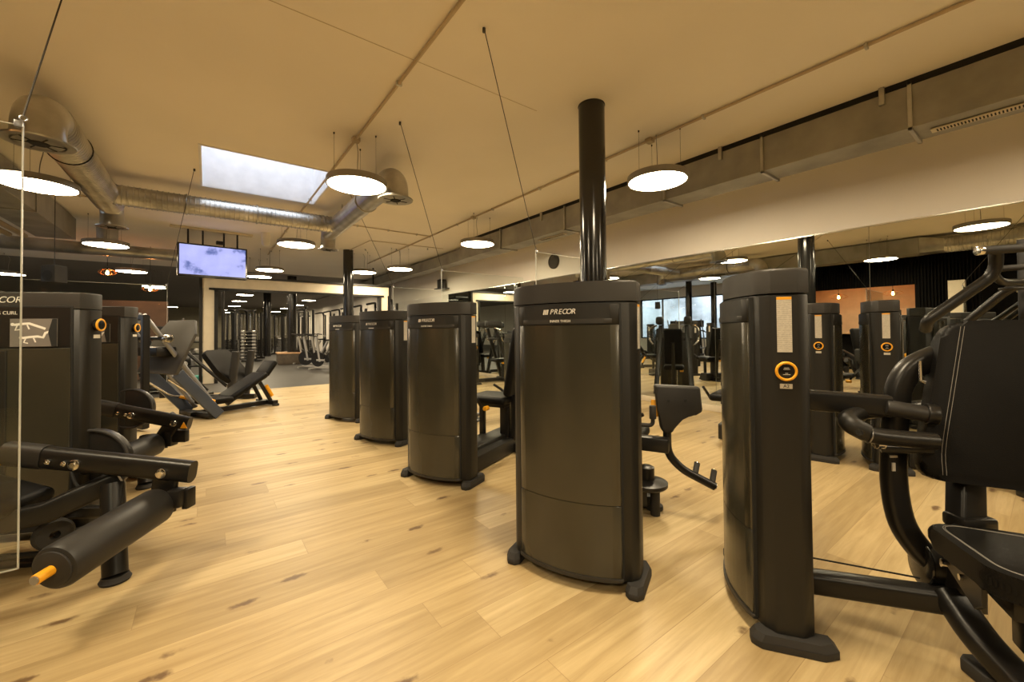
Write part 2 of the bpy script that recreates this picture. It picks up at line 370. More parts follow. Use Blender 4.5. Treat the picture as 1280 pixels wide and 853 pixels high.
# portal to the rear gym
b = MB()
b.box((2.1, YB, 2.385), (4.5, .16, .26)); b.box((.02, YB, 1.13), (.22, .16, 2.25)); b.box((4.2, YB, 1.13), (.2, .16, 2.25))
struct('wall_portal', b, beige)
b = MB()
b.box((2.1, YB-.01, 2.535), (4.6, .2, .05)); b.box((2.1, YB-.01, 2.235), (4.16, .2, .05)); b.box((-.13, YB-.01, 1.27), (.06, .2, 2.54)); b.box((.16, YB-.01, 1.1), (.07, .2, 2.2)); b.box((4.07, YB-.01, 1.1), (.06, .2, 2.2)); b.box((4.36, YB-.01, 1.27), (.06, .2, 2.54))
struct('trim_portal', b, steel)
# slatted wall with the bar opening, seen in the mirror
XB = -3.0; OY0, OY1 = 2.15, 4.3
b = MB(); sl = .045
y = 1.05
b.box((XB-.08, 1.58, ZC/2), (.06, 1.14, ZC)); b.box((XB-.08, 5.2, ZC/2), (.06, 1.8, ZC)); b.box((XB-.08, 3.225, 2.82), (.06, 2.15, 1.06)); b.box((XB-.08, 3.225, .5), (.06, 2.15, 1.0))
while y < 6.1:
    z0 = 2.29 if OY0-.03 < y < OY1+.03 else 0
    b.box((XB-.03, y, (z0+ZC)/2), (.05, .028, ZC-z0)); y += .06
struct('wall_slats', b, dark_wall)
b = MB(); b.box((XB-1.6, 3.2, 1.6), (.05, 4, 3.2)); b.box((XB-.85, 1.2, 1.6), (1.5, .05, 3.2)); b.box((XB-.85, 5.2, 1.6), (1.5, .05, 3.2)); b.box((XB-.85, 3.2, 2.6), (1.5, 4, .05)); struct('wall_bar', b, warm_wall)
b = MB(); b.box((XB-.05, 3.225, 1.034), (.5, 2.1, .06), .01); tag(b.build('bar_counter', wood), 'dark bar counter in the opening of the slatted wall', 'counter')
b = MB(); b.box((XB+.03, 1.4, 1.15), (.3, .28, 2.3)); struct('wall_pier', b, beige)
b = MB(); b.box((XB-.5, -1.8, ZC/2), (.1, 6.2, ZC)); struct('wall_side', b, dark_wall)
# brown lounge screen at the far left
b = MB(); b.box((-2.4, 14.2, 1.02), (3.1, .08, 2.04)); struct('wall_lounge', b, brown_wall)

def round_column(name, x, y, r=.125, z0=0, z1=ZC):
    b = MB(); b.lathe([(r, z0), (r, z1-.01), (r+.004, z1-.008), (r+.004, z1)], Matrix.Translation((x, y, 0)), 40); return struct(name, b, col_black)
round_column('column', 2.97, 2.65); round_column('column', 2.97, 11.16)
for x, y in ((-5.4, 9.64), (-7.2, 9.45)): round_column('column', x, y)

# ---------------------------------------------------------------- lamps
def make_lamp(label):
    t = thing('ceiling_lamp', label, 'lamp', group='round pendant lamps')
    b = MB(); b.lathe([(0, .075), (.30, .075), (.318, .070), (.322, .060), (.322, 0), (.306, 0), (.306, .012), (0, .012)], n=56); b.build('lamp_housing', lamp_body, t)
    b = MB(); b.lathe([(0, .004), (.304, .004), (.304, .012)], n=56); b.build('diffuser', lampglow, t)
    for k in range(3):
        a = 2*PI*k/3+.5; b = MB(); b.tube([(.25*math.cos(a), .25*math.sin(a), .07), (.25*math.cos(a), .25*math.sin(a), .515)], .0015, 5)
        b.cyl((.25*math.cos(a), .25*math.sin(a), .512), (.25*math.cos(a), .25*math.sin(a), .53), .008, 8); b.build('suspension_wire', cable_m, t)
    b = MB(); b.tube(spline([(0, 0, .075), (.01, 0, .25), (.03, .01, .42), (-.02, .0, .52)]), .004, 6); b.build('power_cord', lamp_body, t)
    return t
LZ = 2.82
lamps = [(-1.5, 6.7, 'large round lamp cut by the left frame edge, beside the spiral duct'), (1.34, 4.67, 'round lamp hanging right beside the skylight'),
 (4.0, 2.62, 'round lamp hanging right of the tall black column'), (4.09, 6.53, 'round lamp in front of the square duct, left of the column'),
 (1.33, 8.5, 'round lamp under the cross duct, right of the television'), (-1.5, 10.45, 'round lamp under the left duct outlet'),
 (4.05, 10.3, 'round lamp right of the rear black column top'), (3.45, 11.4, 'small round lamp touching the rear black column'),
 (1.3, 12.3, 'round lamp just above the portal beam'), (-1.6, 14.5, 'round lamp third in the left row'), (1.2, 13.9, 'round lamp peeking out behind the television edge'),
 (-1.49, 18.6, 'small far lamp left of the television'), (1.33, .7, 'round lamp over the aisle, seen only in the mirror beside the press handles'), (-1.5, 2.5, 'round lamp over the left machines, seen in the mirror above the bar'),
 (-1.5, -1.3, 'unseen round lamp added behind the viewer for light, left row'), (1.33, -3.2, 'unseen round lamp added behind the viewer for light, middle row'), (4.05, -1.3, 'unseen round lamp added behind the viewer for light, right row')]  # these last three lamps are out of view, added to light the room
lamp0 = make_lamp(lamps[0][2]); lamp0.location = (lamps[0][0], lamps[0][1], LZ)
for x, y, l in lamps[1:]: dup(lamp0, (x, y, LZ), random.random()*2, l)
rear = [(1.28, 16.8), (1.28, 20.8), (1.3, 25), (1.29, 29.6), (1.25, 34.8), (1.28, 38.8)]
for i, (x, y) in enumerate(rear): dup(lamp0, (x, y, LZ), random.random()*2, 'round lamp over the rear gym left line, %s from the portal' % ['nearest', 'second', 'third', 'fourth', 'fifth', 'farthest'][i], 'rear gym lamps')
for i, (x, y) in enumerate([(4.15, 18.6), (4.13, 22.8), (4.3, 27), (4.2, 31), (4.2, 36)]): dup(lamp0, (x, y, LZ), random.random()*2, 'round lamp over the rear gym right line, %s from the portal' % ['nearest', 'second', 'third', 'fourth', 'farthest'][i], 'rear gym lamps')
dup(lamp0, (-1.77, 32.1, LZ), 0, 'tiny far lamp just left of the pale portal pillar', 'rear gym lamps')
dup(lamp0, (-4.29, 16.8, LZ), 0, 'round lamp cut by the left frame edge above the leg curl cabinet', 'rear gym lamps')

# ---------------------------------------------------------------- ceiling services
def conduit(pts, label, r=.014, clips=0):
    t = thing('conduit_pipe', label, 'pipe', pts[0], 0, 'ceiling conduits')
    b = MB(); b.tube(pts, r, 10); b.build('pipe', conduit_m, t, inv=True)
    P0, P1 = Vector(pts[0]), Vector(pts[-1])
    for i in range(clips):
        p = P0.lerp(P1, (i+.5)/clips); d = (P1-P0).normalized(); b = MB()
        b.box((0, 0, 0), (.022, .052, .04), .004, 1, M=Matrix.Translation(p-Vector((0, 0, .004))) @ Matrix.Rotation(math.atan2(d.y, d.x), 4, 'Z')); b.build('pipe_clip', galv, t, inv=True)
zc = ZC-.02
conduit([(1.32, -4.9, zc), (1.32, 12.9, zc)], 'painted conduit running lengthwise left past the skylight corner', clips=14)
conduit([(4.02, -4.9, zc), (4.02, 12.9, zc)], 'painted conduit running lengthwise beside the square duct', clips=14)
conduit([(2.1, 8.41, zc), (4.02, 8.43, zc)], 'thin conduit crossing toward the right conduit near the cross duct', .010, 3)
conduit([(2.97, 11.0, zc), (3.05, 9.6, zc), (4.9, 9.5, zc)], 'thin bent conduit leaving the rear black column', .008, 3)
conduit([(-2, 9.0, zc), (1.3, 9.02, zc)], 'thin conduit behind the cross duct', .012, 4)
for x, y in ((1.32, 4.64), (4.02, 2.72), (4.02, 6.55)):
    b = MB(); b.box((x, y, ZC-.025), (.08, .08, .05), .008)
    tag(b.build('junction_box', conduit_m), {4.64: 'junction box above the lamp beside the skylight', 2.72: 'junction box above the lamp right of the tall column', 6.55: 'junction box above the lamp before the square duct'}[y], 'box')
# faint joint in the ceiling paint
b = MB(); b.box((1.3, 3.03, ZC-.0005), (2.6, .006, .002)); struct('trim_ceiling_joint', b, conduit_m)

# square duct on the right
dt = thing('square_duct', 'rectangular sheet steel duct along the right wall top', 'duct', (5.1, 4, 2.91))
def duct_run(y0, y1, parent, x0=4.9, x1=5.30, z0=2.915, z1=3.29):
    b = MB(); b.box(((x0+x1)/2, (y0+y1)/2, (z0+z1)/2), (x1-x0, y1-y0, z1-z0), .004, 1); return b.build('duct_section', duct_flat, parent, inv=True)
ys = [-4.9, -2.2, -.2, .72, 1.9, 3.1, 5.0, 6.9, 8.2]
for a, c in zip(ys, ys[1:]): duct_run(a+.002, c-.002, dt)
for y in ys[1:-1]:
    b = MB(); x0, x1, z0, z1 = 4.875, 5.325, 2.89, 3.31
    b.box((x0+.0125, y, (z0+z1)/2), (.025, .028, z1-z0), .002, 1); b.box((x1-.0125, y, (z0+z1)/2), (.025, .028, z1-z0), .002, 1); b.box(((x0+x1)/2, y, z0+.0125), (x1-x0, .028, .025), .002, 1); b.box(((x0+x1)/2, y, z1-.0125), (x1-x0, .028, .025), .002, 1)
    b.build('duct_flange', galv, dt, inv=True)
# taper and far run that steps toward the wall
b = MB()
A = [Vector(p) for p in ((4.9, 8.2, 2.915), (5.3, 8.2, 2.915), (5.3, 8.2, 3.29), (4.9, 8.2, 3.29))]; B = [Vector(p) for p in ((5.2, 9.3, 3.0), (5.55, 9.3, 3.0), (5.55, 9.3, 3.29), (5.2, 9.3, 3.29))]
t = bmesh.new(); va = [t.verts.new(p) for p in A]; vb = [t.verts.new(p) for p in B]; t.faces.new(va); t.faces.new(vb)
for i in range(4): t.faces.new((va[i], va[(i+1) % 4], vb[(i+1) % 4], vb[i]))
b._add(t); b.box((5.375, 13.65, 3.145), (.35, 8.7, .29)); b.build('duct_taper', duct_flat, dt, inv=True)
for y in (.9, 2.35, 5.6):
    b = MB(); b.box((4.885, y, 3.27), (.035, .04, .155), .003, 1); b.build('hanger_bracket', galv, dt, inv=True)
b = MB(); b.box((5.1, 3.5, 3.322), (.39, 9.0, .054)); b.build('gap_shade_strip', gasket, dt, inv=True)  # black strip standing in for the shade between duct and ceiling
def grille(y0, y1, label, x=5.1):
    t = thing('air_grille', label, 'grille', (x, (y0+y1)/2, 2.91), 0, 'grilles under the square duct')
    L = y1-y0; b = MB(); w = .10
    b.box((0, 0, -.006), (w, L, .012), .003, 1); b.build('grille_frame', beige, t)
    n = int(L/.022); b = MB()
    for i in range(n): b.box((0, -L/2+.04+(L-.08)*i/(n-1), -.0125), (w-.04, .009, .004))
    b.build('grille_slots', gasket, t)
grille(-.05, .62, 'slotted air grille under the square duct near the right frame edge'); grille(5.2, 5.9, 'slotted air grille under the square duct left of the column')

def spiral(parent, p0, p1, r, name='spiral_duct', pitch=.06):
    P0, P1 = Vector(p0), Vector(p1); L = (P1-P0).length; prof = []; z = 0
    while z < L-.02:
        prof += [(r, z), (r, z+pitch*.66), (r+.008, z+pitch*.74), (r+.008, z+pitch*.92)]; z += pitch
    prof.append((r, L)); b = MB(); b.lathe(prof, axis(P0, P1-P0), 32); return b.build(name, galv, parent, inv=True)
def elbow(parent, p, d, r, drop):
    """turns from direction d downwards"""
    p = Vector(p); d = Vector(d).normalized(); R = r*1.25; pts = []
    for i in range(9):
        a = PI/2*i/8; pts.append(p+d*(R*math.sin(a))+Vector((0, 0, -R*(1-math.cos(a)))))
    pts.append(pts[-1]-Vector((0, 0, drop))); b = MB(); b.tube(pts, r, 28); b.build('duct_elbow', galv, parent, inv=True)
    e = pts[-1]; b = MB(); b.lathe([(r*.92, .0), (r*1.35, 0), (r*1.38, .012), (r*1.02, .03), (r*1.02, .06)], Matrix.Translation(e), 32); b.build('outlet_flange', galv, parent, inv=True)
    b = MB(); b.lathe([(0, .006), (r*.9, .006)], Matrix.Translation(e), 24); b.lathe([(0, -.012), (r*.35, -.01), (r*.42, 0)], Matrix.Translation(e), 20)
    for k in range(3):
        a = k*PI/3; v = Vector((math.cos(a), math.sin(a), 0))*r*.95; b.tube([e-v, e+v], .006, 6)
    b.build('outlet_grille', gasket, parent, inv=True)
rd = thing('round_ducts', 'round galvanised duct crossing below the skylight with four bent outlets', 'duct', (0, 7.5, 3.05))
zd = 3.06
spiral(rd, (-1.1, 7.55, zd), (1.80, 7.55, zd), .135)
for x in (-.25, .62):
    b = MB(); b.torus((x, 7.55, zd), (1, 0, 0), .142, .012); b.build('duct_band', galv, rd, inv=True)
for x, smooth in ((-1.12, False), (1.82, True)):
    if smooth:
        b = MB(); b.cyl((x, 4.95, zd), (x, 8.1, zd), .15, 32); b.build('branch_duct', galv, rd, inv=True)
    else: spiral(rd, (x, 5.2, zd), (x, 8.0, zd), .16, 'branch_duct', .05)
    elbow(rd, (x, 4.95 if smooth else 5.2, zd), (0, -1, 0), .15 if smooth else .16, .1); elbow(rd, (x, 8.05, zd), (0, 1, 0), .13, .16)
    b = MB(); b.torus((x, 5.9, zd), (0, 1, 0), .168 if not smooth else .155, .01); b.build('duct_band', gasket if not smooth else galv, rd, inv=True)
    b = MB()
    for yy in (5.9, 7.2): b.tube([(x, yy, zd+.15), (x, yy, ZC)], .006, 6)
    b.build('hanger_rod', galv, rd, inv=True)
# duct on the left side
ld = thing('left_square_duct', 'rectangular steel duct along the left side above the leg curl machines', 'duct', (-2.2, 6, 2.93))
for y0, y1 in ((1.9, 4.2), (4.2, 6.4), (6.4, 8.6), (8.6, 10.8)): duct_run(y0+.002, y1-.002, ld, -2.45, -1.95, 2.93, ZC-.03)
b = MB()
for y in (4.2, 6.4, 8.6): b.box((-2.2, y, 3.12), (.53, .03, .41))
b.build('duct_flange', galv, ld, inv=True)
spiral(ld, (-2.2, 1.5, 3.1), (-2.2, -2.5, 3.1), .19)
b = MB(); t = bmesh.new(); n = 24; ra = []; rb = []
for i in range(n):
    a = 2*PI*i/n; c, s_ = math.cos(a), math.sin(a); k = 1/max(abs(c), abs(s_)); ra.append(t.verts.new((-2.2+.25*c*k, 1.9, 3.125+.19*s_*k))); rb.append(t.verts.new((-2.2+.19*c, 1.5, 3.1+.19*s_)))
for i in range(n): t.faces.new((ra[i], ra[(i+1) % n], rb[(i+1) % n], rb[i]))
b._add(t); b.build('duct_transition', galv, ld, inv=True)
for x, y, l in ((-1.62, 11.4, 'vertical steel duct stub beyond the left square duct'),):
    b = MB(); b.cyl((x, y, 2.95), (x, y, ZC), .16, 28); b.cyl((x, y, 2.93), (x, y, 2.96), .18, 28); tag(b.build('duct_stub', galv), l, 'duct')
b = MB(); b.cyl((-3.9, 12.2, 3.0), (-.5, 12.2, 3.0), .13, 24); tag(b.build('rear_round_duct', galv), 'round steel duct far left behind the television', 'duct')

# dome camera, television
tv = thing('television', 'ceiling hung flat television showing a pale blue picture', 'television', (.25, 10.5, 2.35), math.radians(6))
w, h = 1.18, .67
b = MB(); b.box((0, .09, .35), (w, .18, h), .012, 2); b.build('tv_case', steel, tv)
b = MB(); b.box((0, -.002, .35), (w, .012, h), .004, 1); b.build('bezel', col_black, tv)
b = MB(); b.box((0, -.009, .355), (w-.06, .004, h-.07)); b.build('screen', screen_m, tv)
tv.location = (.10, 10.5, 2.33)
for x in (-.42, -.18, .18, .42):
    b = MB(); b.box((x, .06, .685+.155), (.03, .03, .35)); b.build('mounting_rod', steel, tv)
b = MB(); b.box((0, .06, ZC-2.33-.02), (1.4, .14, .035), .004, 1); b.build('ceiling_rail', beige, tv)
b = MB(); b.box((.1, .03, .76), (.12, .1, .07), .01); b.build('media_box', steel, tv)
b = MB(); P = Vector((1.0, 10.2, ZC)); b.lathe([(0, -.30), (.05, -.285), (.075, -.25), (.08, -.20), (.085, -.19), (.085, 0), (0, 0)], Matrix.Translation(P), 24)
tag(b.build('dome_camera', white), 'small white dome camera on the ceiling right of the television', 'camera')

hsp = thing('hanging_speaker', 'black box loudspeaker hanging behind the left frame edge above the leg curl cabinet', 'speaker', W(68, 343, 6.0), -.6)
b = MB(); b.box((0, 0, 0), (.20, .18, .25), .012); b.build('speaker_box', rubber, hsp)
b = MB(); b.cyl((0, 0, .12), (0, 0, ZC-hsp.location.z-.005), .004, 8); b.build('hanging_rod', steel, hsp)
b = MB(); b.lathe([(0, 0), (.07, 0), (.075, .006), (.06, .01), (0, .006)], axis((0, -.09, -.03), (0, -1, 0)), 24); b.build('speaker_cone', gasket, hsp)
for x, l in ((-2.86, 'brown ceiling pipe far left, the inner one'), (-3.06, 'brown ceiling pipe far left, the outer one')):
    b = MB(); b.tube([(x, 6, 3.12), (x, 12.0, 3.12)], .045, 14); tag(b.build('service_pipe', conduit_m), l, 'pipe', 'service pipes at the far left')
# things on the right wall
p = EYE+(W(692, 327, 1)-EYE)*1; dv = W(692, 327, 1)-EYE; k = (XR-.02)/dv.x; q = EYE+dv*k
cl = thing('wall_speaker', 'round black wall speaker left of the column', 'speaker', (XR, q.y, q.z))
b = MB(); b.lathe([(0, 0), (.155, 0), (.155, .03), (.14, .045), (.125, .03), (0, .03)], axis((0, 0, 0), (-1, 0, 0)), 36); b.build('speaker_rim', steel, cl)
b = MB(); b.lathe([(.12, .031), (.05, .02), (0, .035)], axis((0, 0, 0), (-1, 0, 0)), 30); b.build('speaker_cone', rubber, cl)
dv = W(552, 357, 1)-EYE; k = (XR-.14)/dv.x; q = EYE+dv*k
cl = thing('wall_projector', 'small black device on a bracket high on the right wall', 'speaker', (XR, q.y, q.z))
b = MB(); b.box((-.14, 0, .05), (.2, .22, .26), .02); b.build('device_case', steel, cl)
b = MB(); b.box((-.14, 0, -.1), (.26, .5, .03), .004); b.box((-.03, 0, -.03), (.06, .08, .2), .005); b.build('bracket', steel, cl)

# ---------------------------------------------------------------- hanging glass panes
def glass_sheet(x, y, w, z0, z1, anchor, label, sgn=1):
    """pane whose visible edge stands at (x, y) and which runs along x"""
    t = thing('glass_divider', label, 'glass pane', (x, y, z0), 0, 'hanging glass dividers')
    h = z1-z0
    b = MB(); b.box((sgn*w/2, 0, h/2), (w, .010, h)); b.build('pane', glass, t)
    b = MB(); b.box((0, 0, h/2), (.004, .0105, h)); b.box((sgn*w/2, 0, .002), (w, .0105, .004)); b.box((sgn*w/2, 0, h-.002), (w, .0105, .003)); b.build('polished_edge', edge_m, t)
    b = MB(); b.box((sgn*.012, 0, h+.002), (.026, .022, .03), .004); b.torus((0, 0, h+.03), (0, 1, 0), .011, .003, 12, 6); b.build('clamp', grey_metal, t)
    b = MB(); a = Vector(anchor)-Vector((x, y, z0+.012)); b.tube([(0, 0, h+.04), a], .0035, 6); b.cyl(a-Vector((0, 0, .03)), a, .012, 8); b.build('steel_cable', cable_m, t)
    return t
e = W(29, 157, 1.72); e2 = W(24.5, 706, 1.72)
glass_sheet(e.x, e.y, 1.5, e2.z, e.z, ON(95, -58, ZC), 'hanging glass pane at the left frame edge in front of the leg curl machine', -1)
glass_sheet(-.55, 9.0, 1.6, .22, 2.0, ON(243, 210, ZC), 'hanging glass pane behind the second leg curl machine, before the leg presses', -1)
glass_sheet(2.94, 3.47, 1.15, 0.22, 2.06, ON(605, 33, ZC), 'hanging glass pane left of the tall black column', 1)
glass_sheet(2.70, 5.29, 1.5, 0.22, 2.06, ON(500, 151, ZC), 'hanging glass pane behind the second cabinet from the column', 1)
glass_sheet(2.92, 7.8, 1.5, .22, 2.06, (1.58, 6.1, ZC), 'hanging glass pane behind the two far cabinets', 1)
glass_sheet(-.62, 1.1, 1.5, .22, 2.0, (-1.0, .3, ZC), 'hanging glass pane seen only in the mirror beside the press handles', -1)

# ---------------------------------------------------------------- weight stack cabinets
HW, DEP, BUL, HP = .314, .17, .072, .288
def arc(x0, x1, off=0, n=14):
    out = []
    for i in range(n+1):
        x = x0+(x1-x0)*i/n; out.append((x, -BUL*(1-(x/HP)**2)-off))
    return out
def slab(x0, x1, off0, off1, z0, z1, bev=0):
    return MB().prism(arc(x0, x1, off1)+arc(x1, x0, off0), z0, z1, bev, 1)
def outline(o=0):
    return arc(-HP, HP, o-.010)+[(HW+o, .042), (HW+o, .128), (HW-.03+o*.5, DEP+o), (-HW+.03-o*.5, DEP+o), (-HW-o, .128), (-HW-o, .042)]
def make_stack(root, ring=1, logo=None, tagtext=None, label=True, pod=True):
    b = MB(); b.prism(outline(), .05, 1.302, .004, 1); b.build('cabinet_shroud', plastic, root)
    b = MB(); b.prism(outline(.002), 1.307, 1.40, .012, 3, bevtop=True); b.build('top_cap', cap_pl, root)
    slab(-.257, .257, -.012, .0005, .066, 1.298).build('panel_gasket', gasket, root)
    slab(-.250, .250, -.012, .005, .07, .388, .003).build('lower_panel', panel_pl, root)
    slab(-.250, .250, -.012, .005, .391, 1.200, .003).build('front_panel', panel_pl, root)
    lp = slab(-.250, .250, -.012, .006, 1.203, 1.293, .003).build('logo_panel', plastic, root)
    b = slab(-.222, .222, 0, .0075, 1.207, 1.228, .001); b.build('name_strip', cap_pl, lp)
    slab(-.256, .256, -.012, .010, .052, .070, .004).build('panel_lip', cap_pl, root)
    if logo:
        y = lambda x: -BUL*(1-(x/HP)**2)-.0085
        M = lambda x, z: Matrix.Translation((x, y(x)-.0002, z)) @ Matrix.Rotation(math.atan2(2*BUL*x/HP**2, 1), 4, 'Z') @ Matrix.Rotation(PI/2, 4, 'X')
        text('logo_lettering', 'PRECOR', .034, [M(-.052+i*.0215, 1.262) for i in range(6)], white, lp, .25)
        b = MB()
        for i in range(3):
            x = -.092+i*.0095; m_ = M(x, 1.262)
            b.box((0, 0, 0), (.0065, .024, .001), M=m_ @ Matrix.Shear('XY', 4, (0, 0)) @ Matrix.Rotation(-.25, 4, 'Z'))
        b.build('logo_slashes', white, lp)
        if len(logo) > 1: text('machine_name', logo, .0165, M(-.008, 1.218) @ Matrix.Translation((0, 0, .001)), white, lp)
        else: MB().box((0, 0, 0), (.075, .008, .001), M=M(-.008, 1.218) @ Matrix.Translation((0, 0, .001))).build('machine_name', white, lp)
    s = ring; x = s*HW
    if label:
        b = MB(); b.box((x+s*.0005, .085, 1.190), (.002, .048, .205)); lb = b.build('instruction_label', label_m, root)
        b = MB(); b.box((x+s*.0008, .085, 1.287), (.002, .048, .010)); b.build('warning_header', yellow, lb)
    if pod:
     b = MB(); b.lathe([(0, 0), (.034, 0), (.034, .010), (.023, .013), (0, .0115)], axis((x, .086, 1.018), (s, 0, 0)), 32); rg = b.build('display_pod', col_black, root)
     b = MB(); b.torus((x+s*.010, .086, 1.018), (1, 0, 0), .031, .0052, 36, 10); b.build('yellow_ring', yellow, rg)
     b = MB()
     for dz, wv in ((.012, .016), (.007, .020), (-.007, .009), (-.012, .023)): b.box((x+s*.0132, .086, 1.018+dz), (.0015, wv, .0017))
     b.build('display_text', paper, rg)
     b = MB(); b.box((x+s*.001, .087, .962), (.003, .040, .018), .001, 1); tg = b.build('number_tag', paper, root)
     if tagtext: text('tag_number', tagtext, .017, Matrix.Translation((x+s*.0027, .087, .962)) @ Matrix.Rotation(s*PI/2, 4, 'Z') @ Matrix.Rotation(PI/2, 4, 'X'), gasket, tg)
    for sx in (-1, 1):
        pts = [(.262, -.02), (.282, -.042), (.318, -.042), (.340, -.012), (.340, .185), (.312, .235), (.262, .235)]
        pts = [(sx*px, py) for px, py in pts]
        b = MB(); b.prism(pts, 0, .028, .003, 1); b.prism(pts, .028, .052, 0, 1, top_scale=.86); b.build('foot', rubber, root)
    # open user side: weight guard with the stack behind
    b = MB(); b.box((0, DEP+.012, .70), (.30, .02, 1.16), .006); b.build('rear_guard', panel_pl, root)
    b = MB()
    for i in range(16): b.box((0, DEP+.026, .22+i*.027), (.17, .012, .022), .002, 1)
    b.build('weight_plates', steel, root)
    b = MB()
    for sx in (-.05, .05): b.cyl((sx, DEP+.03, .1), (sx, DEP+.03, 1.25), .009, 10)
    b.build('guide_rods', chrome, root)

def knob(parent, p, d, name='adjustment_knob', r=.022, L=.06):
    b = MB(); b.cyl(p, Vector(p)+Vector(d).normalized()*L, r, 16, bev=.005); return b.build(name, yellow, parent)

def user_seat(root, x0, y0, face=-1, sz=.50, base=True):
    """seat facing along local x with a base beam that runs to the cabinet"""
    f = face
    b = MB(); b.beam([(0, .22, .09), (0, y0+.18, .09)], .20, .16, rad=.015); b.build('base_beam', plastic, root)
    b = MB(); b.beam([(x0-f*.05, y0, .14), (x0-f*.05, y0, sz-.08)], .07, .10, up=(1, 0, 0)); b.build('seat_post', steel, root)
    b = MB(); b.beam([(x0+f*.22, y0, .08), (x0+f*.22, y0, sz-.06)], .045, .06, up=(1, 0, 0)); b.build('front_post', steel, root)
    b = MB(); b.beam([(x0-f*.22, y0, .05), (x0+f*.35, y0, .05)], .09, .08); b.build('floor_beam', steel, root)
    for q in (-.22, .35):
        b = MB(); b.cyl((x0+f*q, y0, 0), (x0+f*q, y0, .03), .055, 20, bev=.006); b.build('foot_pad', rubber, root)
    b = MB(); b.box((x0+f*.08, y0, sz-.01), (.44, .40, .075), .034, 5); s = b.build('seat', leather, root)
    b = MB(); b.box((x0+f*.05, y0, sz-.065), (.30, .22, .04), .005); b.build('seat_plate', steel, s)
    M = Matrix.Translation((x0-f*.20, y0, sz+.36)) @ Matrix.Rotation(-f*.17, 4, 'Y')
    b = MB(); b.box((0, 0, 0), (.08, .36, .66), .036, 5, M); bk = b.build('backrest', leather, root)
    b = MB(); b.beam([(x0-f*.14, y0, .12), (x0-f*.16, y0, sz), (x0-f*.28, y0, sz+.42)], .06, .08, up=(0, 1, 0), fillet=.1); b.build('backrest_post', steel, root)
    b = MB()
    for q in (-.26, .26): b.tube([(x0+f*.1, y0+q*.85, sz-.06), (x0+f*.12, y0+q, sz+.02), (x0+f*.24, y0+q, sz+.08)], .014, 10, fillet=.05)
    b.build('grab_handle', steel, root); knob(root, (x0+f*.02, y0-.22, sz-.07), (0, -1, 0))

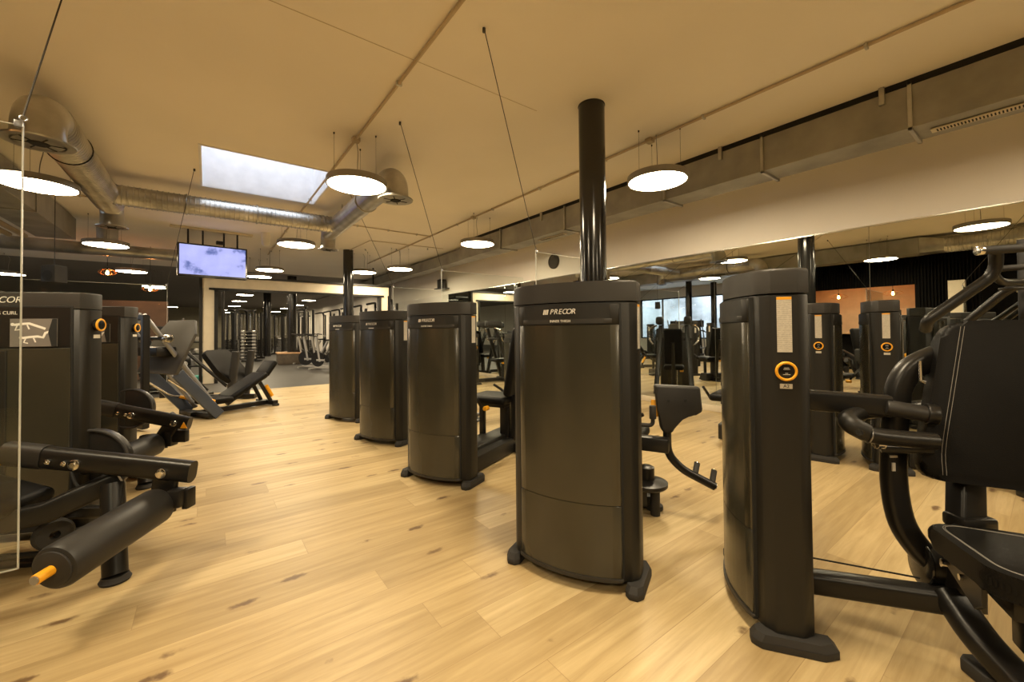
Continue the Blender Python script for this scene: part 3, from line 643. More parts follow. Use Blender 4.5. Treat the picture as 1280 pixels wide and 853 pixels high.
CA = math.atan2(-.907, .42)
names = [('thigh_machine', 'INNER THIGH', 'black inner thigh machine, the nearest full cabinet facing the aisle before the tall column', 1.388, 1.405),
         ('thigh_machine', 'OUTER THIGH', 'black outer thigh machine, second cabinet of the aisle row with a flat base box', 1.428, 2.93),
         ('thigh_machine', ' ', 'black machine cabinet, third of the aisle row, between two others', 1.455, 4.34),
         ('thigh_machine', ' ', 'black machine cabinet farthest in the aisle row, beside the rear column', 1.452, 5.72)]
rows = []
for i, (nm, lg, lb, x, y) in enumerate(names):
    r = thing(nm, lb, 'gym machine', (x, y, 0), CA, 'strength machines in the aisle row'); rows.append(r)
    make_stack(r, 1, lg if i < 2 else ' ', pod=False)
    if i == 0:
        user_seat(r, -.12, .95, 1, .48)
        # thigh pads on swinging arms with foot bars
        for s in (-1, 1):
            X = .40 if s < 0 else -.10; Y = .93+s*.16
            if s < 0:
                b = MB(); out = [(-.135, .145), (.125, .135), (.138, -.01), (.10, -.035), (.012, -.045), (-.03, -.14), (-.075, -.15), (-.10, -.12), (-.115, .0)]
                M = Matrix.Translation((X, Y, .70)) @ Matrix.Rotation(.30, 4, 'Z') @ Matrix.Rotation(PI/2, 4, 'X')
                b.prism(out, -.03, .03, .016, 3, M); pd = b.build('thigh_pad', foam, r)
                b = MB(); b.cyl(M @ Vector((-.055, .05, .03)), M @ Vector((-.055, .05, .034)), .008, 10); b.cyl(M @ Vector((.04, .055, .03)), M @ Vector((.04, .055, .034)), .008, 10); b.build('pad_screws', gasket, pd)
                b = MB(); a0 = M @ Vector((-.06, -.12, 0)); R3 = Matrix.Rotation(.30, 4, 'Z')
                q = lambda u, z, w=0: Vector((X, Y, .70)) + R3 @ Vector((u, w, z))
                b.tube([q(-.06, -.12), q(-.06, -.27), q(.02, -.36), q(.20, -.45)], .024, 14, fillet=.12, k=8); b.build('leg_lever', steel, r)
                b = MB(); b.tube([q(.09, -.40), q(.12, -.34, .06)], .017, 12); b.build('foot_peg', rubber, r)
                b = MB(); b.tube([q(.185, -.44), q(.215, -.38, .06)], .017, 12); b.build('foot_peg', rubber, r)
                for c0_, c1_, r_ in ((q(.118, -.345, .058), q(.122, -.337, .064), .0175), (q(.213, -.385, .058), q(.217, -.376, .064), .0175), (q(.2, -.45), q(.205, -.452), .0235)):
                    b = MB(); b.cyl(c0_, c1_, r_, 12); b.build('end_cap', chrome, r)
                b = MB(); b.box(q(-.20, -.21), (.30, .07, .085), .01); b.build('lever_arm', steel, r)
            else:
                b = MB(); b.box((X+.05, Y+.2, .68), (.24, .07, .26), .03, 4); b.build('thigh_pad', foam, r)
                b = MB(); b.tube([(X-.02, Y+.22, .6), (X-.02, Y+.22, .42), (X+.2, Y+.3, .27)], .024, 12, fillet=.1); b.build('leg_lever', steel, r)
        b = MB(); b.lathe([(0, 0), (.12, 0), (.13, .01), (.13, .03), (.05, .05), (.05, .12), (.03, .13), (0, .13)], Matrix.Translation((.20, .85, .18)), 28); b.build('pivot_disc', steel, r)
        b = MB(); b.beam([(0, .8, .12), (.2, .85, .12)], .08, .12); b.build('pivot_beam', steel, r)
        b = MB(); b.cyl((.25, .86, 0), (.25, .86, .18), .03, 14, bev=.004); b.build('floor_foot', rubber, r)
        b = MB(); b.tube([(.1, .70, .60), (.27, .70, .60), (.27, .70, .66)], .012, 10, fillet=.03); b.cyl((.27, .70, .64), (.27, .70, .72), .02, 14, bev=.004); b.build('range_lever', rubber, r)
        knob(r, (.27, .78, .64), (0, .3, 1), 'yellow_grip', .028, .1)
    else: user_seat(r, .04, .98, -1, .52)
    if i == 1:
        b = MB(); b.box((0, .60, .075), (.40, .74, .13), .012); b.build('platform_box', plastic, r)
        b = MB(); b.tube([(-.3, .9, .30), (-.3, 1.1, .30)], .02, 10); b.box((-.32, .98, .26), (.2, .26, .02), .005); b.tube([(-.3, .98, .05), (-.3, .98, .28)], .016, 10); b.build('foot_rest', grey_metal, r)

# ---------------------------------------------------------------- leg extension machine in the right foreground (cabinet A2)
ra = thing('leg_extension', 'black seated leg machine in the right foreground with narrow cabinet tagged A2', 'gym machine', (1.888, .835, 0), math.atan2(-.41, -.91), 'strength machines in the aisle row')
make_stack(ra, 1, None, 'A2')
T_ = root_matrix(ra).inverted() @ (Matrix.Translation((1.917, .846, 0)) @ Matrix.Rotation(math.atan2(-.41, -.91)+math.radians(10), 4, 'Z'))
for c in ra.children: c.matrix_basis = T_
def put(mb, name, m, parent=None): return mb.build(name, m, parent or ra, inv=True)
b = MB(); b.beam([W(985, 722, 1.72), W(1190, 752, 1.47)], .075, .085, rad=.02); b.tube([W(1100, 737, 1.58), W(1100, 737.5, 1.58)], .001, 4); put(b, 'base_tube', steel)
b = MB(); b.beam([W(1186, 742, 1.475), W(1225, 800, 1.36), W(1300, 880, 1.22)], .10, .075, rad=.025, fillet=.05); put(b, 'front_tube', steel)
b = MB(); p = W(1246, 846, 1.345); b.prism([(-.075, -.04), (-.05, -.06), (.05, -.06), (.075, -.04), (.075, .04), (.05, .06), (-.05, .06), (-.075, .04)], 0, .045, .008, 2, Matrix.Translation((p.x, p.y, 0)) @ Matrix.Rotation(-.75, 4, 'Z')); put(b, 'rubber_foot', rubber)
# curved spine behind the seat
sp = spline([W(1178, 712, 1.54), W(1152, 690, 1.57), W(1128, 655, 1.60), W(1118, 610, 1.62), W(1117, 560, 1.63), W(1120, 510, 1.63), W(1124, 484, 1.63), W(1137, 463, 1.63), W(1160, 450, 1.63), W(1195, 437, 1.63), W(1240, 425, 1.63)], 5)
b = MB(); b.sweep(sp, rrect(.085, .06, .02), up=FW.cross(UP)*0+Vector((.6, .8, 0))); sp_o = put(b, 'curved_frame', steel)
b = MB(); b.box(W(1117, 571, 1.585), (.028, .004, .008), M=None, rz=-YAW); b.box(W(1117, 584, 1.585), (.012, .004, .032), rz=-YAW); put(b, 'serial_label', paper, sp_o)
b = MB(); d = (W(1180, 712, 1.45)-W(1180, 712, 1.60)); c0 = W(1152, 704, 1.57); b.cyl(c0, W(1186, 712, 1.545), .074, 36, bev=.012); put(b, 'pivot_cover', steel)
b = MB(); b.cyl(W(1149, 703.5, 1.572), W(1154, 704.5, 1.568), .080, 36, bev=.004); put(b, 'pivot_rim', col_black)
# upright below the backrest
b = MB(); b.beam([W(1207, 760, 1.46), W(1207, 655, 1.49), W(1207, 600, 1.54)], .095, .07, up=Vector((.6, .8, 0)), rad=.012); put(b, 'seat_upright', steel)
b = MB(); b.box(W(1212, 652, 1.49), (.125, .085, .05), .012, rz=-YAW); put(b, 'upright_collar', steel)
# support beam and roller
b = MB(); b.beam([W(1000, 499, 1.70), W(1112, 508, 1.58)], .06, .082, rad=.012); put(b, 'support_beam', steel)
b = MB(); b.cyl(W(1106, 509, 1.57), W(1158, 518, 1.52), .030, 20, bev=.006); put(b, 'support_roller', foam)
b = MB(); b.cyl(W(1156, 517, 1.525), W(1172, 519, 1.51), .038, 20, bev=.006); put(b, 'roller_collar', steel)
# U-shaped handle bar
U = spline([W(1170, 552, 1.46), W(1120, 548, 1.49), W(1085, 543, 1.51), W(1064, 532, 1.53), W(1060, 523, 1.57), W(1075, 517, 1.62), W(1110, 513, 1.66), W(1160, 508, 1.70)], 6)
b = MB(); b.sweep(U, [(.027*math.cos(2*PI*i/14), .030*math.sin(2*PI*i/14)) for i in range(14)]); hb = put(b, 'handle_bar', steel)
b = MB(); V = spline([W(1082, 541, 1.505), W(1064, 531, 1.52), W(1060, 523, 1.565), W(1075, 517, 1.62)], 6)
b.sweep(V, [(.030*math.cos(2*PI*i/14), .034*math.sin(2*PI*i/14)) for i in range(14)]); put(b, 'bent_sleeve', plastic, hb)
b = MB(); b.torus(W(1085, 543, 1.51), W(1100, 546, 1.50)-W(1085, 543, 1.51), .030, .003, 24, 8); put(b, 'sleeve_ring', grey_metal, hb)
b = MB(); b.cyl(W(1074, 541, 1.48), W(1076, 541, 1.50), .012, 12); put(b, 'lock_screw', chrome)
b = MB(); b.cyl(W(1094, 555, 1.53), W(1104, 556, 1.53), .018, 14, bev=.003); put(b, 'bracket_cap', chrome)
b = MB(); b.tube([W(1150, 452, 1.60), W(1151, 476, 1.575), W(1157, 478, 1.57)], .006, 8); put(b, 'lock_lever', chrome)
b = MB(); b.beam([W(1100, 560, 1.58), W(1165, 562, 1.5)], .05, .03); put(b, 'handle_bracket', steel)
# cable from the cabinet to the pivot
b = MB(); b.tube([W(1012, 697, 1.70), W(1150, 723, 1.53)], .0035, 8); put(b, 'pull_cable', gasket)
# seat and backrest in machine coordinates
def cush_outline(pts, r=.05, k=5):
    P = [Vector((x, y, 0)) for x, y in pts]; out = []; n = len(P)
    for i in range(n):
        a, q, c = P[i-1], P[i], P[(i+1) % n]; d1 = a-q; d2 = c-q; rr = min(r, d1.length*.45, d2.length*.45); p0 = q+d1.normalized()*rr; p1 = q+d2.normalized()*rr
        for j in range(k+1):
            t = j/k; v = p0*(1-t)**2+q*2*t*(1-t)+p1*t*t; out.append((v.x, v.y))
    return out
so = cush_outline([(-.02, .57), (.37, .615), (.425, .70), (.425, .93), (.37, 1.01), (-.02, 1.05)], .10, 7)
Ms = Matrix.Translation((0, 0, .375)) @ Matrix.Rotation(-.04, 4, 'Y')
b = MB(); b.prism(so, .012, .085, .028, 4, Ms); st = b.build('seat', leather, ra)
inn = [((x-.2)*.86+.2, (y-.81)*.86+.81) for x, y in so]
b = MB(); b.tube([Ms @ Vector((x, y, .0852)) for x, y in inn], .0012, 5, closed=True); inn2 = [((x-.2)*.84+.2, (y-.81)*.84+.81) for x, y in so]; b.tube([Ms @ Vector((x, y, .0852)) for x, y in inn2], .0012, 5, closed=True); b.build('seat_stitching', thread, st)
b = MB(); b.prism([(-.03, .0), (.27, .0), (.27, -.055), (.22, -.09), (.03, -.05)], -.006, .006, .002, 1, Matrix.Translation((.03, .625, .385)) @ Matrix.Rotation(PI/2, 4, 'X')); sp2 = b.build('seat_side_plate', grey_metal, ra); sp2.data.materials[0] = steel
b = MB(); b.cyl((.06, .625, .34), (.06, .605, .34), .014, 14); b.cyl((.18, .62, .355), (.18, .61, .355), .01, 12); b.build('plate_bolts', chrome, ra)
b = MB(); b.box((.16, .80, .33), (.24, .22, .07), .012); b.box((.16, .80, .24), (.10, .10, .18), .01); b.build('seat_bracket', steel, ra)
b = MB(); b.box(root_matrix(ra).inverted() @ W(1284, 764, 1.22), (.11, .03, .05), .012, M=None); b.build('yellow_lever', yellow, ra)
Mb = Matrix.Translation((-.06, .81, .60)) @ Matrix.Rotation(-.17, 4, 'Y')
bo = cush_outline([(.575-.81, 0), (.685-.81, .60), (1.03-.81, .60), (1.06-.81, .3), (1.05-.81, 0)], .07)
Mp = Mb @ Matrix(((0, 0, 1, 0), (1, 0, 0, 0), (0, 1, 0, 0), (0, 0, 0, 1)))
b = MB(); b.prism(bo, -.045, .045, .022, 4, Mp); bk = b.build('backrest', leather, ra)
b = MB()
for o_ in (0, .010):
    b.tube(spline([Mp @ Vector(v) for v in ((-.168+o_, .022, .0455), (-.163+o_, .12, .0455), (-.130+o_, .30, .0455), (-.102+o_, .45, .0455), (-.078+o_, .578, .0455))], 5), .0009, 5)
b.build('backrest_stitching', thread, bk)

# ---------------------------------------------------------------- second row before the mirror
rb_ = thing('shoulder_machine', 'black machine cabinet before the mirror, the left one seen past the A2 cabinet', 'gym machine', (4.66, 1.25, 0), math.atan2(.24, .97), 'strength machines before the mirror')
make_stack(rb_, -1); user_seat(rb_, -.10, .78, -1, .50)
rc = thing('shoulder_machine', 'black machine cabinet before the mirror, the right one, with slanted press handles', 'gym machine', (4.70, .98, 0), math.atan2(-.24, -.97), 'strength machines before the mirror')
make_stack(rc, 1); user_seat(rc, .05, .85, 1, .48)
def putc(mb, name, m): return mb.build(name, m, rc, inv=True)
D = 2.55
b = MB(); b.tube([W(1157, 412, D+.05), W(1159, 401, D), W(1238, 347, D-.12), W(1245, 333, D-.14), W(1245, 314, D-.16)], .031, 16, fillet=.10, k=7); putc(b, 'press_arm', steel)
b = MB(); b.cyl(W(1226, 313.5, D-.2), W(1330, 307, D-.3), .024, 18); putc(b, 'press_handle', rubber)
b = MB(); b.cyl(W(1221, 314, D-.195), W(1228, 313.4, D-.2), .027, 18, bev=.003); putc(b, 'handle_cap', chrome)
b = MB(); b.tube([W(1209, 403, D+.3), W(1262, 360, D+.1), W(1300, 350, D)], .026, 14, fillet=.08); putc(b, 'lower_arm', steel)
b = MB(); b.tube(spline([W(1242, 343, D-.1), W(1252, 352, D-.05), W(1272, 353, D), W(1310, 350, D+.02)], 6), .022, 14); putc(b, 'arm_link', steel)
b = MB(); b.cyl(W(1250, 336, D+.1), W(1300, 332, D+.05), .02, 14, bev=.004); b.torus(W(1265, 361, D), UP, .05, .008, 20, 8); putc(b, 'side_grip', rubber)
b = MB(); b.beam([W(1290, 470, D+.25), W(1285, 300, D+.3)], .10, .10, up=(1, 0, 0)); b.beam([W(1285, 310, D+.3), W(1330, 300, D)], .07, .07); putc(b, 'frame_mast', steel)
b = MB(); b.tube([W(1288, 470, D+.25), Vector((W(1288, 470, D+.25).x, W(1288, 470, D+.25).y, .02))], .045, 12); b.cyl(Vector((W(1288, 470, D+.25).x, W(1288, 470, D+.25).y, 0)), Vector((W(1288, 470, D+.25).x, W(1288, 470, D+.25).y, .03)), .08, 16); putc(b, 'mast_foot', steel)

# dip style machine beside the mirror whose reflection shows right of the nearest cabinet
rdp = thing('dip_machine', 'black machine with two slanted padded arms reflected right of the inner thigh cabinet', 'gym machine', (4.2, 4.5, 0), math.radians(-120))
make_stack(rdp, 1)
for c in rdp.children: c.matrix_basis = Matrix.Diagonal((.85, .85, .80, 1))
b = MB(); b.beam([(-.3, .85, .06), (.3, .85, .06)], .08, .07); b.beam([(0, .22, .06), (0, 1.0, .06)], .09, .08); b.build('base_frame', steel, rdp)
for s in (-1, 1):
    b = MB(); b.beam([(s*.30, .95, .03), (s*.22, .55, 1.25)], .06, .08, up=(1, 0, 0)); b.build('slanted_mast', steel, rdp)
    b = MB(); b.box((s*.24, .50, 1.34), (.13, .40, .15), .045, 4); b.build('arm_pad', foam, rdp)
    b = MB(); b.tube([(s*.3, .5, 1.25), (s*.42, .62, 1.2), (s*.42, .62, .98), (s*.34, .78, .90)], .017, 12, fillet=.06); b.build('press_handle', chrome, rdp)
b = MB(); b.box((0, .78, .50), (.34, .36, .08), .035, 4); b.build('seat', leather, rdp)
M = Matrix.Translation((0, 1.02, .88)) @ Matrix.Rotation(-.15, 4, 'X'); b = MB(); b.box((0, 0, 0), (.30, .08, .62), .035, 4, M); b.build('backrest', leather, rdp)
b = MB(); b.beam([(0, .85, .06), (0, .88, .46)], .08, .08, up=(1, 0, 0)); b.beam([(0, .95, .3), (0, 1.09, .95)], .06, .06, up=(1, 0, 0)); b.build('seat_post', steel, rdp); knob(rdp, (.1, .78, .44), (1, 0, 0))
b = MB(); b.beam([(-.3, .62, 1.0), (.3, .62, 1.0)], .05, .05); b.build('cross_beam', steel, rdp)

for x, y, a, l in ((4.55, 6.2, -110, 'black press machine before the mirror, glimpsed between the outer thigh and inner thigh cabinets'), (4.7, 7.9, -100, 'black press machine before the mirror behind the outer thigh cabinet'), (4.6, 9.6, -95, 'black press machine before the mirror end behind the aisle row')):
    dup(rdp, (x, y, 0), math.radians(a), l, 'press machines along the mirror')
rdp['group'] = 'press machines along the mirror'

# ---------------------------------------------------------------- leg curl machines on the left
def leg_machine(label, ox, oy, curl, cc, CR, arm_pts, roll_pts, post_pts):
    ang = math.radians(-24)
    r = thing('leg_curl_machine', label, 'gym machine', (ox, oy, 0), ang, 'leg machines on the left')
    # cabinet: local x to the right along the front, y inward, origin at the right front edge
    def ol(o=0): return [(-.80-o, 0-o), (-.026+o*.4, 0-o), (0+o, .042-o*.4), (0+o, .128), (-.03+o, .17+o), (-.80-o, .17+o)]
    b = MB(); b.prism(ol(), .05, 1.325, .004, 1); b.build('cabinet_shroud', plastic, r)
    b = MB(); b.prism(ol(.002), 1.329, 1.425, .010, 3, bevtop=True); cp = b.build('top_cap', cap_pl, r)
    b = MB(); b.box((-.40, -.001, .70), (.69, .006, 1.29), .002, 1); b.build('panel_gasket', gasket, r)
    b = MB(); b.box((-.40, -.005, .60), (.67, .010, 1.00), .004, 1); b.build('front_panel', panel_pl, r)
    b = MB(); b.box((-.40, -.003, 1.222), (.67, .008, .235), .003, 1); lp = b.build('logo_panel', steel, r)
    b = MB(); b.box((-.394, -.012, .62), (.075, .012, .94), .004, 1); b.build('weight_slot', plastic, r)
    M = lambda x, z, y=-.0065: Matrix.Translation((x, y, z)) @ Matrix.Rotation(PI/2, 4, 'X')
    text('logo_lettering', 'PRECOR', .050, M(-.395, 1.378, -.0035), white, cp, .25)
    if curl: text('machine_name', 'LEG CURL', .027, M(-.375, 1.303, -.0085), white, lp)
    b = MB(); b.box((-.235, -.010, 1.190), (.220, .006, .160), .001, 1); pc = b.build('exercise_placard', grey_metal, r); pc.data.materials[0] = MATS['placard']
    b = MB(); b.prism([(.115, -.073), (.10, -.03), (.07, .0), (.10, .03), (.115, .073)] if False else [(.085, -.079), (.109, -.079), (.109, .079), (.088, .079), (.068, .0)], 0, .001, 0, 1, M(-.235, 1.190, -.0135)); b.build('placard_corner', gasket, pc)
    # little white figures: torso, limbs and head drawn as strokes
    fig = [[[(-.09, .045), (-.06, .05), (-.02, .053), (.02, .036), (.055, .022)], [(-.075, .042), (-.085, .015), (-.06, .02)], [(-.03, .045), (-.02, .02)]],
           [[(-.05, -.03), (-.02, -.025), (.02, -.022), (.045, -.028), (.055, -.002), (.075, .006)], [(-.035, -.03), (-.045, -.055), (-.025, -.06)], [(.0, -.03), (.01, -.055)]]]
    b = MB(); g_ = MB()
    for f, hd in zip(fig, ((-.097, .048), (-.058, -.028))):
        for k, st_ in enumerate(f): b.tube([M(-.235, 1.190, -.0145) @ Vector((x, z, 0)) for x, z in st_], .0075 if k == 0 else .004, 6)
        b.lathe([(0, -.002), (.009, -.002), (.009, .002), (0, .002)], M(-.235, 1.190, -.0145) @ Matrix.Translation((hd[0], hd[1], 0)), 14)
    bpy_o = b.build('exercise_figures', white, pc)
    bpy_o.matrix_basis = Matrix.Translation((0, -.0135, 0)) @ Matrix.Diagonal((1, .1, 1, 1)) @ Matrix.Translation((0, .0145, 0))
    c_ = Vector((0, .086, 1.235)); nrm = Vector((1, 0, 0))
    b = MB(); b.lathe([(0, -.01), (.036, -.01), (.036, .024), (.026, .027), (0, .025)], axis(c_, nrm), 30); pod = b.build('display_pod', col_black, r)
    b = MB(); b.torus(c_+nrm.normalized()*.023, nrm, .033, .006, 34, 10); b.build('yellow_ring', yellow, pod)
    b = MB(); b.box((.001, .088, 1.165), (.003, .05, .022)); b.build('number_tag', paper, r)
    for x in (-.74, -.05):
        b = MB(); b.prism([(x-.06, -.05), (x-.03, -.08), (x+.03, -.08), (x+.06, -.05), (x+.06, .28), (x-.06, .28)], 0, .055, .006, 2); b.build('foot', rubber, r)
    P = lambda mb, nm, m, par=None: mb.build(nm, m, par or r, inv=True)
    a0, a1 = arm_pts; dirv = (a1-a0).normalized()
    b = MB(); b.beam([a0, a1], .07, .108, rad=.03); arm = P(b, 'lever_arm', steel)
    side = dirv.cross(Vector((0, 0, 1))).normalized(); up = side.cross(dirv)
    if side.y > 0: side = -side
    b = MB(); b.beam([a0-dirv*.005, a0.lerp(a1, .20)], .078, .116, rad=.032); P(b, 'arm_sleeve', foam, arm)
    for t_, rr in ((.25, .014), (.335, .013), (.39, .026), (.857, .025)):
        b = MB(); p_ = a0.lerp(a1, t_)+side*.034-up*.008; b.cyl(p_, p_+side*.014, rr, 20, bev=.004); b.cyl(p_+side*.012, p_+side*.018, rr*.5, 6); P(b, 'pivot_bolt', chrome, arm)
    r0, r1 = roll_pts; ax = (r1-r0).normalized()
    b = MB(); b.beam([a0.lerp(a1, .86)+side*.0+Vector((0, 0, .04)), r0-ax*.03, r0-ax*.03-Vector((0, 0, .05))], .12, .03, up=ax, rad=.012); P(b, 'roller_bracket', steel)
    b = MB(); b.cyl(r0, r1, .088, 40, bev=.02); rl = P(b, 'roller_pad', foam)
    b = MB(); b.cyl(r1-ax*.004, r1+ax*.006, .070, 30, bev=.003); P(b, 'roller_end', rubber, rl)
    if curl:
        b = MB(); b.cyl(r1, r1+ax*.062, .019, 18, bev=.003); yg = P(b, 'yellow_grip', yellow); b = MB(); b.cyl(r1+ax*.061, r1+ax*.066, .016, 16); P(b, 'grip_tip', grey_metal, yg)
    b = MB(); q0, q1 = post_pts; b.cyl(Vector((q0.x, q0.y, .03)), q1, .048, 24); P(b, 'support_post', steel)
    b = MB(); b.lathe([(0, 0), (.056, 0), (.060, .010), (.054, .018), (.05, .03), (0, .03)], Matrix.Translation((q0.x, q0.y, 0)), 26); P(b, 'foot_cap', rubber)
    # cam disc with numbers between arm and cabinet
    b = MB(); b.cyl(cc, cc+Vector((.021, .046, 0)), CR, 40, bev=.004); cam_o = P(b, 'cam_disc', steel)
    b = MB(); b.torus(cc+Vector((-.002, -.004, 0)), (.41, .91, 0), CR-.002, .009, 44, 8); P(b, 'cam_rim', rubber, cam_o)
    b = MB()
    for k in range(7):
        a_ = -.9+k*.26; p_ = cc+Vector((CR*.72*math.cos(a_), -.006, CR*.72*math.sin(a_))); b.box(p_, (.008, .004, .022), rz=.2)
    P(b, 'cam_numbers', grey_metal, cam_o)
    b = MB(); m0 = a0.lerp(a1, .39); b.beam([m0+Vector((0, .05, -.01)), cc+Vector((0, 0, -.02))], .08, .08, rad=.02); P(b, 'arm_axle', steel)
    return r, P, side
pm = mat('placard', (.17, .155, .14), .45)
def_pts = dict(arm_pts=(W(11, 567, 2.0), W(241, 590, 2.08)), roll_pts=(W(198, 631, 2.03), W(66, 712, 1.54)), post_pts=(W(144, 726, 1.94), W(141, 605, 2.05)))
L1, P1, sd = leg_machine('black leg curl machine at the left frame edge with placard and roller', -.577, 3.42, True, W(112, 580, 2.42), .20, **def_pts)
b = MB(); b.beam([W(-60, 668, 1.85), W(60, 640, 1.95), W(150, 598, 2.12)], .075, .10, rad=.02); P1(b, 'slanted_beam', steel)
b = MB(); b.beam([W(-60, 712, 2.05), W(95, 705, 2.12)], .08, .08, rad=.015); b.tube([W(-40, 700, 1.9), W(85, 690, 2.0)], .014, 10); P1(b, 'base_tube', steel)
b = MB(); b.lathe([(.02, -.02), (.065, -.02), (.075, -.012), (.06, 0), (.075, .012), (.065, .02), (.02, .02)], axis(W(67, 668, 2.02), Vector((.5, -1, 0))), 30); P1(b, 'pulley_wheel', rubber)
b = MB(); b.lathe([(0, -.03), (.16, -.03), (.18, -.02), (.18, .02), (.16, .03), (0, .03)], axis(W(90, 640, 2.25), Vector((.25, .3, 1))), 36); P1(b, 'pivot_housing', steel)
b = MB(); M = Matrix.Translation(W(-40, 622, 1.9)) @ Matrix.Rotation(-YAW, 4, 'Z') @ Matrix.Rotation(.25, 4, 'Y'); b.box((0, 0, 0), (.46, .36, .08), .036, 5, M); P1(b, 'bench_pad', leather)
b = MB(); b.beam([W(-40, 640, 1.9), Vector((W(-40, 640, 1.9).x, W(-40, 640, 1.9).y, .02))], .08, .08, up=(1, 0, 0)); P1(b, 'bench_post', steel)
b = MB(); b.cyl(W(2, 576, 1.97), W(-22, 574, 1.97), .022, 14); P1(b, 'yellow_grip', yellow)
b = MB(); b.tube(spline([W(88, 585, 2.3), W(95, 605, 2.25), W(110, 615, 2.2), W(140, 612, 2.2)]), .008, 8); P1(b, 'weight_cable', gasket)
b = MB(); b.box(W(222, 622, 2.05), (.07, .07, .09), .012, rz=-YAW); b.box(W(236, 622, 2.08), (.03, .06, .10), .006, rz=-YAW); P1(b, 'arm_stop', steel)
def s2(px, py, d): return W(px, py, d)
L2, P2, sd = leg_machine('black leg machine behind the leg curl, with yellow warning triangle on its arm', -.565, 4.92, False, s2(163, 511, 3.6), .17, arm_pts=(s2(124, 509, 3.2), s2(237, 530, 3.3)), roll_pts=(s2(196, 554, 3.28), s2(120, 586, 2.85)), post_pts=(s2(182, 609, 3.12), s2(184, 545, 3.25)))
b = MB(); p = s2(237, 530, 3.27); b.prism([(-.028, -.022), (.028, -.022), (0, .026)], 0, .002, 0, 1, Matrix.Translation(p+Vector((-.035, -.045, 0))) @ Matrix.Rotation(-.62, 4, 'Z') @ Matrix.Rotation(PI/2, 4, 'X')); P2(b, 'warning_triangle', MATS['yellow_plastic'])
b = MB(); b.box(s2(226, 545, 3.32), (.11, .05, .10), .01, rz=-YAW); b.box(s2(214, 548, 3.32), (.06, .08, .12), .012, rz=-YAW); P2(b, 'arm_stop', steel)
b = MB(); b.beam([s2(110, 560, 3.6), s2(185, 560, 3.3)], .09, .09); b.beam([s2(60, 585, 3.7), s2(180, 590, 3.3)], .08, .08); P2(b, 'base_frame', steel)
b = MB(); b.box(s2(60, 540, 3.3), (.5, .4, .08), .036, 5, rz=-YAW); P2(b, 'bench_pad', leather)

# ---------------------------------------------------------------- leg presses left of the aisle
def G(px, d):                                           # floor point below a photo column at a depth
    p = W(px, 415, d); return Vector((p.x, p.y, 0))
def leg_press(label, p, rz):
    r = thing('leg_press', label, 'gym machine', p, rz, 'leg press machines')
    b = MB(); b.beam([(-.35, 0, .05), (.80, 0, .05)], .09, .07); b.beam([(-.25, -.36, .05), (-.25, .36, .05)], .08, .07); b.beam([(.78, -.22, .05), (.78, .22, .05)], .08, .07); b.build('base_frame', steel, r)
    for y in (-.22, .22):
        b = MB(); b.cyl((.78, y, 0), (.78, y, .03), .05, 16); b.build('foot_pad', rubber, r)
    for y in (-.27, .27):
        b = MB(); b.tube([(-.12, y, .10), (-.98, y, 1.42)], .028, 12); b.build('guide_rail', grey_metal, r)
    for y in (-.36, .36):
        b = MB(); b.beam([(-.16, y, .04), (-.66, y, .66)], .05, .14); b.build('side_frame', steelblue, r)
    b = MB(); b.beam([(-1.0, -.36, 1.38), (-1.0, .36, 1.38)], .07, .07); b.beam([(-1.0, -.36, .06), (-1.0, .36, .06)], .07, .07); b.beam([(-1.0, -.36, 1.4), (-1.0, -.36, .04)], .07, .07, up=(1, 0, 0)); b.beam([(-1.0, .36, 1.4), (-1.0, .36, .04)], .07, .07, up=(1, 0, 0)); b.build('cross_frame', steel, r)
    M = Matrix.Translation((-.80, 0, .98)) @ Matrix.Rotation(math.radians(-42), 4, 'Y')
    ol = [(-.36, -.46), (.20, -.46), (.40, -.30), (.40, .30), (.20, .46), (-.36, .46)]
    b = MB(); b.prism([(z_*-1, y_) for z_, y_ in ol][::-1], -.02, .02, .008, 2, Matrix.Translation((-.58, 0, .99)) @ Matrix.Rotation(math.radians(113), 4, 'Y')); fp = b.build('foot_plate', mat('plate_tread', (.045, .039, .029), .6), r)
    b = MB(); b.box((-.72, 0, .95), (.22, .46, .12), .015, M=None); b.tube([(-.82, -.52, 1.12), (-.82, .52, 1.12)], .024, 12); b.build('sled', steel, r)
    for y in (-.46, .46):
        b = MB(); b.cyl((-.82, y-.045, 1.12), (-.82, y+.045, 1.12), .05, 16, bev=.004); b.build('plate_collar', chrome, r)
    b = MB(); b.box((-.02, 0, .20), (.34, .40, .09), .035, 4, M=None); b.build('seat', leather, r)
    b = MB(); M = Matrix.Translation((.40, 0, .36)) @ Matrix.Rotation(math.radians(-29), 4, 'Y'); b.box((0, 0, 0), (.66, .36, .09), .04, 4, M); b.build('backrest', leather, r)
    b = MB(); M = Matrix.Translation((.77, 0, .60)) @ Matrix.Rotation(math.radians(-52), 4, 'Y'); b.box((0, 0, 0), (.28, .30, .085), .035, 4, M); b.build('headrest', leather, r)
    b = MB(); b.beam([(.15, 0, .12), (.72, 0, .48)], .07, .06); b.tube([(.58, -.1, .42), (.76, -.12, .08)], .03, 12); b.tube([(.58, .1, .42), (.76, .12, .08)], .03, 12); b.build('backrest_support', steel, r)
    b = MB(); b.tube([(.66, -.16, .34), (.76, -.16, .16)], .026, 12); b.build('tilt_lever', yellow, r)
    for y in (-.33, .33):
        b = MB(); b.tube([(-.75, y, .60), (-.40, y, .30), (-.24, y, .26)], .013, 10, fillet=.08); h = b.build('safety_handle', chrome, r)
        b = MB(); b.cyl((-.30, y, .275), (-.20, y, .235), .02, 12, bev=.003); b.build('handle_grip', yellow, h)
    return r
